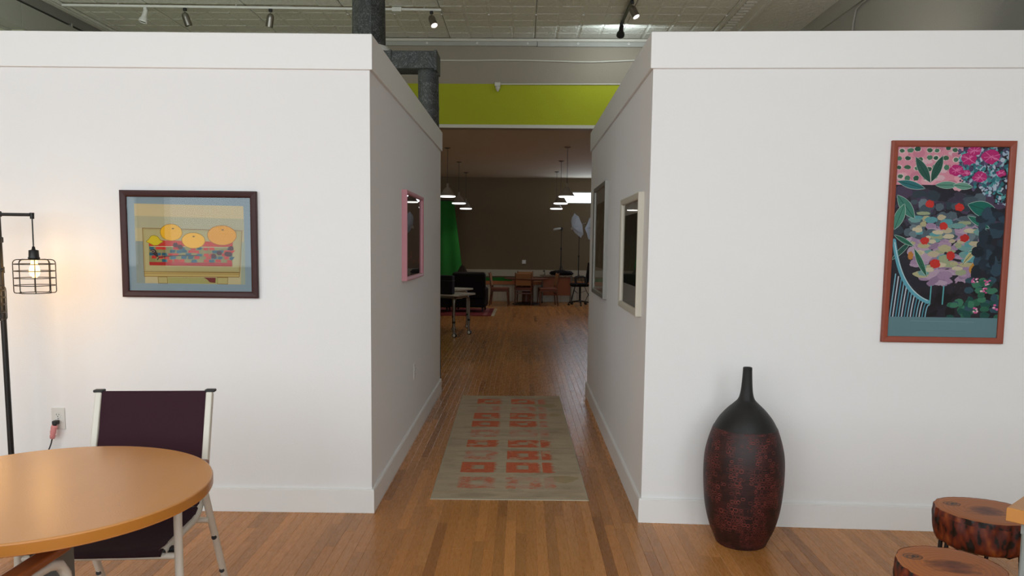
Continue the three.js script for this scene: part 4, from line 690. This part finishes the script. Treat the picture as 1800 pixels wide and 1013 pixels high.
// ================================================================ THE DIM BACK ROOM
// pendants
{
  const make = () => {
    const t = thing('pendant_lamp', 'brushed metal pendant lamp', 'pendant lamp', [0, LOW, 0]);
    own(t, 'canopy', lathe([[0, -0.022], [0.03, -0.02], [0.058, -0.006], [0.06, 0], [0, 0]], 28), M.nickel);
    own(t, 'cord', rod(new THREE.Vector3(0, -0.02, 0), new THREE.Vector3(0, -0.635, 0), 0.0035, 8), M.blackPlastic);
    own(t, 'shade', lathe([[0.0, -0.63], [0.018, -0.63], [0.022, -0.70], [0.046, -0.715], [0.085, -0.765], [0.118, -0.825], [0.140, -0.850], [0.1425, -0.862], [0.1395, -0.862], [0.114, -0.828], [0.08, -0.770], [0.04, -0.722], [0.0, -0.715]], 40), mat({ name: 'satin_aluminium', color: lin(0.33, 0.295, 0.25), roughness: 0.4, metalness: 0.25 }));
    own(t, 'diffuser', lathe([[0, -0.866], [0.08, -0.876], [0.130, -0.878], [0.1445, -0.872], [0.1455, -0.862], [0.1385, -0.852], [0.05, -0.845], [0, -0.845]], 40), glowWhite(1.0, 1.0, 0.96, 2.2));
    return t;
  };
  const words = ['nearest brushed metal pendant lamp in the left row', 'middle brushed metal pendant lamp in the left row', 'farthest brushed metal pendant lamp in the left row', 'nearest brushed metal pendant lamp in the right row', 'middle brushed metal pendant lamp in the right row', 'farthest brushed metal pendant lamp in the right row, near the window'];
  const spots = [[-1.375, 14.15], [-1.362, 16.5], [-1.391, 18.9], [0.766, 13.9], [0.766, 16.17], [0.778, 18.5]];
  const p0 = make();
  spots.forEach(([x, z], i) => {
    const t = i ? copy(p0, [x, LOW, z], 0) : p0; t.position.copy(V3(x, LOW, z)); t.userData.label = words[i]; t.userData.group = 'pendant lamps in two rows';
    const l = new THREE.SpotLight(new THREE.Color(1, 0.93, 0.8), 1.5, 0, 1.1, 0.7, 2); l.name = 'pendant_light'; l.position.copy(V3(x, LOW - 0.885, z)); l.target.position.copy(V3(x, 0, z)); l.castShadow = true; l.shadow.radius = 5; scene.add(l, l.target);
  });
}
// back wall: pale rail, plate, low bench with bead-board front
struct('trim_8', bx(-1.9, RIGHT_X, 0.63, 0.805, BACK_Z - 0.03, BACK_Z, 0.004), mat({ name: 'old_cream_paint', color: lin(0.50, 0.46, 0.36), roughness: 0.6 }));
{
  const t = thing('wall_plate', 'small square pale plate on the brown back wall', 'wall plate', [0.033, 1.01, BACK_Z]);
  own(t, 'plate', lb(0.10, 0.10, 0.008, 0, 0, 0.004, 0.003), M.whiteEnamel); own(t, 'insert', lb(0.05, 0.06, 0.004, 0, 0, 0.009, 0.002), M.trim);
  const b = thing('low_bench', 'low wall bench with orange wood top and white bead-board front', 'bench', [0, 0, BACK_Z]);
  part(b, 'bench_top', bx(-5.9, 3.9, 0.435, 0.52, 19.86, BACK_Z - 0.03, 0.006), mat({ name: 'bench_pine', color: lin(0.50, 0.17, 0.05), roughness: 0.45, map: rep(T.grain, 2, 0.5) }));
  part(b, 'bench_core', bx(-5.9, 3.9, 0.0, 0.436, 19.905, BACK_Z - 0.03, 0.002), M.trim);
  const beads = []; for (let x = -5.9; x < 3.85; x += 0.088) beads.push(bx(x + 0.004, x + 0.084, 0.002, 0.432, 19.89, 19.91, 0.006));
  part(b, 'bead_board', merged(beads), mat({ name: 'bead_board_paint', color: lin(0.60, 0.56, 0.46), roughness: 0.6 })).userData.kind = 'stuff';
}
// teak dining chairs; own axes, front = +z
{
  const proto = (() => {
    const t = thing('dining_chair', 'teak dining chair with tan backrest', 'chair', [0, 0, 0]), v = (x, y, z) => new THREE.Vector3(x, y, z);
    own(t, 'seat', lb(0.43, 0.05, 0.42, 0, 0.405, 0.0, 0.018), mat({ name: 'red_brown_seat', color: lin(0.20, 0.06, 0.035), roughness: 0.6 }));
    own(t, 'seat_frame', merged([lb(0.40, 0.045, 0.025, 0, 0.365, 0.185), lb(0.36, 0.045, 0.025, 0, 0.365, -0.185), lb(0.025, 0.045, 0.37, 0.195, 0.365, 0), lb(0.025, 0.045, 0.37, -0.195, 0.365, 0)]), M.teak);
    own(t, 'backrest', (() => { const g = lb(0.37, 0.30, 0.035, 0, 0, 0, 0.014); return g.rotateX(-0.14).translate(0, 0.625, -0.222); })(), M.tanCloth);
    own(t, 'stretcher', lb(0.37, 0.03, 0.018, 0, 0.29, -0.195), M.teak);
    for (const s of [-1, 1]) { own(t, 'leg', rod(v(s * 0.195, 0, 0.205), v(s * 0.19, 0.385, 0.185), 0.013, 10, 0.02), M.teak); own(t, 'leg', merged([rod(v(s * 0.198, 0, -0.235), v(s * 0.19, 0.40, -0.192), 0.012, 10, 0.02), rod(v(s * 0.19, 0.39, -0.192), v(s * 0.19, 0.79, -0.252), 0.02, 10, 0.011)]), M.teak); }
    return t;
  })();
  const at = [[-0.53, 18.52, Math.PI / 2 - 0.05, 'teak dining chair seen from the side, left of the far table'], [0.022, 18.80, Math.PI, 'teak dining chair seen from behind in front of the far table'], [0.60, 18.68, -Math.PI / 2 + 0.12, 'teak dining chair seen from the side, right of the far table'], [0.07, 19.50, 0.0, 'teak dining chair behind the far table, mostly hidden by another']];
  at.forEach(([x, z, turn, label], i) => { const t = i ? copy(proto, [x, 0, z], turn, label) : proto; t.position.copy(V3(x, 0, z)); t.rotation.y = turn; t.userData.label = label; t.userData.group = 'teak dining chairs round the far table'; });
  const t = thing('pedestal_table', 'dark round pedestal table among the teak chairs', 'table', [0.10, 0, 19.0]);
  own(t, 'tabletop', lathe([[0, 0.605], [0.46, 0.605], [0.545, 0.625], [0.547, 0.637], [0.541, 0.643], [0, 0.643]], 56), M.teak);
  own(t, 'column', lathe([[0, 0.03], [0.12, 0.03], [0.11, 0.08], [0.10, 0.55], [0.16, 0.605], [0, 0.605]], 32), M.teak);
  own(t, 'base', lathe([[0, 0], [0.34, 0], [0.345, 0.012], [0.32, 0.03], [0.12, 0.045], [0, 0.045]], 40), mat({ name: 'dark_base', color: lin(0.03, 0.018, 0.012), roughness: 0.5 }));
}
// desk with wooden panel
{
  const t = thing('desk', 'desk with red-brown wood panel and metal legs by the light stands', 'desk', [0.86, 0, 19.42]);
  part(t, 'desktop', bx(0.44, 1.25, 0.675, 0.705, 19.36, 19.80, 0.005), mat({ name: 'brown_desktop', color: lin(0.16, 0.10, 0.06), roughness: 0.4, map: rep(T.grain, 2, 0.6) }));
  part(t, 'modesty_panel', bx(0.52, 1.20, 0.20, 0.655, 19.41, 19.43, 0.003), mat({ name: 'cherry_panel', color: lin(0.30, 0.085, 0.03), roughness: 0.5, map: rep(T.grain, 2, 0.6) }));
  for (const [x, z] of [[0.50, 19.40], [1.215, 19.40], [0.50, 19.76], [1.215, 19.76]]) part(t, 'leg', rod(V3(x, 0.03, z), V3(x, 0.678, z), 0.013, 12), M.nickel);
  for (const [x, z] of [[0.50, 19.40], [1.215, 19.40], [0.50, 19.76], [1.215, 19.76]]) part(t, 'caster', new THREE.CylinderGeometry(0.025, 0.025, 0.02, 16).rotateZ(Math.PI / 2).translate(x, 0.025, -z), M.blackPlastic);
  const s = thing('gooseneck_gadget', 'small dark gadget standing on the desk corner', 'gadget', [0.55, 0.705, 19.5]);
  own(s, 'stem', tube([new THREE.Vector3(0, 0, 0), new THREE.Vector3(0.005, 0.05, 0), new THREE.Vector3(-0.01, 0.09, 0)], 0.008, 12, 8), M.blackPlastic); own(s, 'head', lb(0.05, 0.03, 0.03, -0.012, 0.1, 0, 0.008), M.blackPlastic); own(s, 'foot', new THREE.CylinderGeometry(0.03, 0.035, 0.012, 20).translate(0, 0.006, 0), M.blackPlastic);
  // limp black bag lying along the desk
  const g = new THREE.SphereGeometry(1, 40, 20), p = g.attributes.position;
  for (let i = 0; i < p.count; i++) { const x = p.getX(i), y = p.getY(i), z = p.getZ(i), k = 1 + 0.22 * fbm(x * 2.2 + 3, y * 2 + 1, z * 2); p.setXYZ(i, Math.sign(x) * Math.pow(Math.abs(x), 0.8) * 0.30 * k, Math.max(-0.045, y * 0.075 * k + 0.02 * fbm(x * 4, z * 3, 2)), z * 0.15 * k); }
  g.computeVertexNormals();
  const b = thing('camera_bag', 'limp black equipment bag lying on the desk', 'bag', [0.98, 0.7505, 19.56]); own(b, 'body', g, M.leather); own(b, 'strap', tube([new THREE.Vector3(-0.16, 0.04, 0.10), new THREE.Vector3(-0.04, 0.085, 0.13), new THREE.Vector3(0.10, 0.06, 0.12), new THREE.Vector3(0.2, 0.03, 0.08)], 0.008, 24, 6), M.blackPlastic);
}
// office chair
{
  const t = thing('office_chair', 'dark office chair on casters right of the desk', 'chair', [1.40, 0, 18.85], 0), v = (x, y, z) => new THREE.Vector3(x, y, z);
  own(t, 'seat', lb(0.44, 0.08, 0.44, -0.02, 0.50, 0, 0.035), M.leather);
  own(t, 'backrest', lb(0.06, 0.50, 0.40, 0, 0, 0, 0.028).rotateZ(-0.12).translate(0.19, 0.80, 0), M.leather);
  own(t, 'back_bracket', bar(v(0.12, 0.49, 0), v(0.215, 0.66, 0), 0.04, 0.06), M.blackPlastic);
  for (const s of [-1, 1]) own(t, 'armrest', bent([v(0.14, 0.5, s * 0.23), v(0.12, 0.70, s * 0.24), v(-0.12, 0.69, s * 0.24), v(-0.10, 0.5, s * 0.23)], 0.014, 0.05, 8), M.blackPlastic);
  own(t, 'gas_lift', rod(v(0, 0.1, 0), v(0, 0.47, 0), 0.026, 14), M.blackPlastic);
  for (let k = 0; k < 5; k++) { const a = k * 1.2566 + 0.3, e = own(t, 'base_arm', bar(v(0, 0.11, 0), v(Math.cos(a) * 0.29, 0.075, Math.sin(a) * 0.29), 0.04, 0.03, v(0, 1, 0)), M.blackPlastic); own(e, 'caster', new THREE.CylinderGeometry(0.028, 0.028, 0.04, 16).rotateX(Math.PI / 2).rotateY(a).translate(Math.cos(a) * 0.29, 0.028, Math.sin(a) * 0.29), M.blackPlastic); }
}
// photographic light stands
function lightStand(label, [x, y, z], h, spread, hub, headTurn, umbrella) {
  const t = thing('light_stand', label, 'light stand', [x, y, z], headTurn), v = (a, b, c) => new THREE.Vector3(a, b, c);
  own(t, 'pole', merged([rod(v(0, hub - 0.12, 0), v(0, h * 0.62, 0), 0.013, 12), rod(v(0, h * 0.6, 0), v(0, h, 0), 0.009, 12), new THREE.CylinderGeometry(0.02, 0.02, 0.05, 14).translate(0, h * 0.62, 0)]), M.black);
  for (let k = 0; k < 3; k++) { const a = k * 2.0944 + 0.35, c = Math.cos(a), s = Math.sin(a); own(t, 'leg', merged([rod(v(0.015 * c, hub, 0.015 * s), v(spread * c, 0.006, spread * s), 0.008, 8), rod(v(0.01 * c, hub * 0.35, 0.01 * s), v(spread * 0.55 * c, hub * 0.45, spread * 0.55 * s), 0.005, 6)]), M.black); }
  own(t, 'bracket', lb(0.06, 0.08, 0.04, 0, h - 0.01, 0, 0.008), M.blackPlastic);
  const hd = own(t, 'lamp_socket', rod(v(-0.02, h, 0), v(-0.09, h - 0.012, 0), 0.024, 16, 0.028), M.whiteEnamel);
  const spiral = []; for (let i = 0; i <= 60; i++) { const a = i / 60 * 6 * 2 * Math.PI; spiral.push(v(-0.10 - i / 60 * 0.11, h - 0.015 + Math.cos(a) * 0.026 - i / 60 * 0.018, Math.sin(a) * 0.026)); }
  own(hd, 'spiral_bulb', tube(spiral, 0.008, 180, 6), M.whiteEnamel);
  if (umbrella) {
    const [R, depth, tilt] = umbrella, P = [], I = [], n = 8, m = 10;
    for (let i = 0; i <= m; i++) for (let j = 0; j <= n * 6; j++) { const a = j / (n * 6) * 2 * Math.PI, f = (j % 6) / 6, r = i / m, scal = 1 - 0.10 * Math.sin(f * Math.PI) * r; P.push(depth * (r * r) - 0.0, Math.cos(a) * r * R * scal, Math.sin(a) * r * R * scal); }
    for (let i = 0; i < m; i++) for (let j = 0; j < n * 6; j++) { const a = i * (n * 6 + 1) + j; I.push(a, a + n * 6 + 1, a + n * 6 + 2, a, a + n * 6 + 2, a + 1); }
    const g = new THREE.BufferGeometry(); g.setAttribute('position', new THREE.Float32BufferAttribute(P, 3)); g.setIndex(I); g.computeVertexNormals();
    const place = (q) => q.translate(-0.05, 0, 0).rotateZ(tilt).translate(-0.12, h + 0.02, 0);
    const um = own(t, 'umbrella', place(g), phys({ name: 'translucent_white_nylon', color: lin(0.62, 0.66, 0.72), roughness: 0.8, transmission: 0.35, thickness: 0 }));
    own(um, 'shaft', place(rod(v(0.0, 0, 0), v(0.36, 0, 0), 0.004, 8)), M.nickel);
    for (let k = 0; k < n; k++) { const a = k / n * 2 * Math.PI; own(um, 'rib', place(tube([v(0, 0, 0), v(depth * 0.25, Math.cos(a) * R * 0.5, Math.sin(a) * R * 0.5), v(depth, Math.cos(a) * R, Math.sin(a) * R)], 0.003, 12, 5)), M.nickel); }
  }
  return t;
}
lightStand('bare-bulb light stand behind the desk', [0.985, 0.52, 20.04], 1.36, 0.16, 0.40, 0.15, null);
lightStand('light stand with a white umbrella turned edge-on, over the office chair', [1.40, 0, 19.50], 1.90, 0.36, 0.72, 0.30, [0.32, 0.13, 0.30]);
lightStand('light stand whose bluish umbrella is cut off by the passage wall', [1.86, 0, 19.2], 1.86, 0.34, 0.72, 1.05, [0.37, 0.15, -0.1]);
// rolling tables at left
// origin under the middle of the right-hand end; own axes, the table runs towards -x
function rollingTable(label, pos, turn, len, wid, h) {
  const t = thing('rolling_table', label, 'table', pos, turn), v = (x, y, z) => new THREE.Vector3(x, y, z), q = wid / 2 - 0.035;
  own(t, 'tabletop', lb(len, 0.03, wid, 0.10 - len / 2, h - 0.015, 0, 0.006), mat({ name: 'pale_laminate', color: lin(0.52, 0.49, 0.42), roughness: 0.4 }));
  for (const x of [0, 0.2 - len]) {
    own(t, 'leg_frame', bent([v(x, 0.06, q), v(x, h - 0.055, q), v(x, h - 0.055, -q), v(x, 0.06, -q)], 0.019, 0.09, 10), M.nickel);
    for (const z of [q, -q]) {
      const c = own(t, 'caster', merged([lb(0.03, 0.03, 0.03, x, 0.075, z, 0.006), new THREE.CylinderGeometry(0.036, 0.036, 0.03, 20).rotateX(Math.PI / 2).translate(x + 0.01, 0.036, z)]), M.blackPlastic);
      own(c, 'hub', new THREE.CylinderGeometry(0.024, 0.024, 0.034, 16).rotateX(Math.PI / 2).translate(x + 0.01, 0.036, z), M.whiteEnamel);
      own(t, 'collar', new THREE.CylinderGeometry(0.022, 0.022, 0.03, 14).translate(x, 0.24, z), M.blackPlastic);
    }
  }
  own(t, 'cross_bar', lb(len - 0.2, 0.035, 0.04, 0.10 - len / 2, h - 0.068, 0, 0.004), M.steel);
  return t;
}
rollingTable('nearer white-topped rolling table with tubular metal legs at left', [-0.955, 0, 12.2], -0.40, 1.5, 0.58, 0.675);
rollingTable('farther white-topped rolling table behind the first one', [-1.05, 0, 13.14], -0.40, 1.5, 0.58, 0.70);
{
  const t = thing('equipment_case', 'dark upright equipment case standing on the nearer rolling table', 'case', [-1.42, 0.676, 12.06], -0.2);
  own(t, 'shell', lb(0.72, 0.29, 0.16, 0, 0.145, 0, 0.015), M.leather); own(t, 'lid_seam', lb(0.724, 0.006, 0.164, 0, 0.21, 0, 0.002), M.blackPlastic); own(t, 'handle', bent([new THREE.Vector3(-0.06, 0.285, 0), new THREE.Vector3(-0.06, 0.315, 0), new THREE.Vector3(0.06, 0.315, 0), new THREE.Vector3(0.06, 0.285, 0)], 0.008, 0.02, 8), M.blackPlastic);
}
// black upholstery
function clubChair(label, name, cat, pos, turn, w, d, h) {
  const t = thing(name, label, cat, pos, turn), a = 0.14;
  own(t, 'seat_cushion', lb(w - 2 * a - 0.01, 0.17, d - 0.2, 0, 0.36, 0.06, 0.045), M.leather);
  own(t, 'base', lb(w - 0.03, 0.18, d - 0.04, 0, 0.19, 0, 0.02), M.leather);
  own(t, 'backrest', lb(w - 0.02, h - 0.28, 0.2, 0, 0, 0, 0.05).rotateX(-0.07).translate(0, 0.27 + (h - 0.28) / 2, -d / 2 + 0.11), M.leather);
  for (const s of [-1, 1]) { own(t, 'armrest', lb(a, 0.42, d - 0.06, s * (w / 2 - a / 2), 0.31, 0.01, 0.05), M.leather); for (const q of [-1, 1]) own(t, 'foot', rod(new THREE.Vector3(s * (w / 2 - 0.06), 0.012, q * (d / 2 - 0.08)), new THREE.Vector3(s * (w / 2 - 0.07), 0.11, q * (d / 2 - 0.09)), 0.016, 10, 0.024), M.blackPlastic); }
  return t;
}
clubChair('high-backed black leather armchair on the red rug', 'club_armchair', 'armchair', [-1.12, 0.012, 16.72], Math.PI - 0.06, 0.72, 0.66, 0.86);
clubChair('low dark sofa at the left edge of the back room', 'sofa', 'sofa', [-2.25, 0.012, 16.65], Math.PI, 1.45, 0.72, 0.79);
{
  const t = thing('area_rug', 'red area rug with a cream fringe under the black armchair', 'rug', [-2.0, 0, 16.7]);
  part(t, 'pile', bx(-3.4, -0.63, 0.001, 0.012, 15.68, 17.5, 0.003), mat({ name: 'red_wool', color: lin(0.19, 0.012, 0.018), roughness: 0.95, bumpMap: rep(T.fabric, 20, 20), bumpScale: 0.002 }));
  part(t, 'border_stripe', bx(-0.80, -0.72, 0.0105, 0.0128, 15.72, 17.46, 0.001), mat({ name: 'dusty_pink_wool', color: lin(0.30, 0.09, 0.09), roughness: 0.95 }));
  const f = []; for (let z = 15.7; z < 17.48; z += 0.03) f.push(bx(-0.635, -0.565 + rr(-0.012, 0.012), 0.001, 0.007, z, z + 0.018, 0.002));
  part(t, 'fringe', merged(f), mat({ name: 'cream_fringe', color: lin(0.5, 0.42, 0.30), roughness: 0.95 })).userData.kind = 'stuff';
}
// chroma-green backdrop on its stand
{
  const t = thing('green_backdrop', 'green studio backdrop cloth hanging at the left of the back room', 'backdrop', [-2.2, 0, 19.35]);
  const P = [], U = [], I = [], n = 40, m = 40;
  for (let s = 0; s < 2; s++) for (let i = 0; i <= m; i++) for (let j = 0; j <= n; j++) {
    const w = i / m, u = j / n, right = -1.72 + 0.27 * Math.pow(w, 1.1), x = -3.3 + (right + 3.3) * u, y = 2.52 - w * 1.98 - (u > 0.9 ? 0.25 * (u - 0.9) : 0), z = 19.42 - 0.35 * w * w * w + 0.025 * Math.sin(u * 30 + w * 2) * (0.4 + w) + 0.01 * fbm(u * 4, w * 4) + s * 0.005;
    P.push(x, y, -z); U.push(u, w);
  }
  for (let s = 0; s < 2; s++) for (let i = 0; i < m; i++) for (let j = 0; j < n; j++) { const a = s * (m + 1) * (n + 1) + i * (n + 1) + j; s ? I.push(a, a + 1, a + n + 2, a, a + n + 2, a + n + 1) : I.push(a, a + n + 1, a + n + 2, a, a + n + 2, a + 1); }
  const g = new THREE.BufferGeometry(); g.setAttribute('position', new THREE.Float32BufferAttribute(P, 3)); g.setAttribute('uv', new THREE.Float32BufferAttribute(U, 2)); g.setIndex(I); g.computeVertexNormals();
  part(t, 'cloth', g, M.chroma);
  part(t, 'crossbar', rod(V3(-3.35, 2.53, 19.42), V3(-1.66, 2.53, 19.42), 0.014, 10), M.black);
  for (const x of [-3.33, -1.90]) { part(t, 'pole', rod(V3(x, 0.05, 19.5), V3(x, 2.54, 19.44), 0.014, 10), M.black); for (const a of [0.5, 2.6, 4.7]) part(t, 'leg', rod(V3(x, 0.45, 19.5), V3(x + 0.3 * Math.cos(a), 0.008, 19.5 + 0.3 * Math.sin(a)), 0.009, 8), M.black); }
  const k = thing('light_stand', 'thin dark light stand just left of the green backdrop', 'light stand', [-2.03, 0, 18.55]);
  own(k, 'pole', rod(new THREE.Vector3(0, 0.1, 0), new THREE.Vector3(0, 2.2, 0), 0.012, 10), M.black);
  for (const a of [0.2, 2.3, 4.4]) own(k, 'leg', rod(new THREE.Vector3(0, 0.78, 0), new THREE.Vector3(0.38 * Math.cos(a), 0.006, 0.38 * Math.sin(a)), 0.009, 8), M.black);
  own(k, 'collar', new THREE.CylinderGeometry(0.02, 0.02, 0.05, 12).translate(0, 0.8, 0), M.blackPlastic);
  const c = thing('folded_cloth', 'strip of green cloth lying along the low bench', 'cloth', [-0.62, 0.5235, 20.0]);
  const q = new THREE.BoxGeometry(0.72, 0.085, 0.10, 30, 6, 8), pp = q.attributes.position; for (let i = 0; i < pp.count; i++) pp.setXYZ(i, pp.getX(i), 0.0425 + pp.getY(i) * (1 + 0.3 * fbm(pp.getX(i) * 5, pp.getZ(i) * 8)) * (pp.getY(i) > 0 ? 1 - 0.35 * Math.abs(pp.getX(i)) : 1), pp.getZ(i) * (1 + 0.3 * fbm(pp.getX(i) * 6, 3))); q.computeVertexNormals();
  own(c, 'cloth', q, M.chroma);
  const e = thing('draped_bundle', 'dark peaked cloth bundle behind the black armchair', 'cloth', [-1.40, 0, 18.0]);
  own(e, 'drape', (() => { const l = lathe([[0.30, 0.0], [0.27, 0.25], [0.20, 0.55], [0.12, 0.78], [0.05, 0.93], [0.0, 0.985]], 40), p = l.attributes.position; for (let i = 0; i < p.count; i++) { const x = p.getX(i), z = p.getZ(i), a = Math.atan2(z, x), k = 1 + 0.14 * Math.sin(a * 7 + p.getY(i) * 3); p.setX(i, x * k); p.setZ(i, z * k); } l.computeVertexNormals(); return l; })(), mat({ name: 'dark_brown_cloth', color: lin(0.045, 0.03, 0.022), roughness: 0.95 }));
}
// sliver of a yellow-brown mat at the right, past the passage
single('floor_mat', 'corner of a yellow-brown floor mat beyond the passage at right', 'mat', bx(1.28, 2.6, 0.001, 0.010, 11.4, 12.4, 0.003), mat({ name: 'ochre_mat', color: lin(0.30, 0.20, 0.05), roughness: 0.95, bumpMap: rep(T.fabric, 20, 20), bumpScale: 0.002 }));

renderer.render(scene, camera);
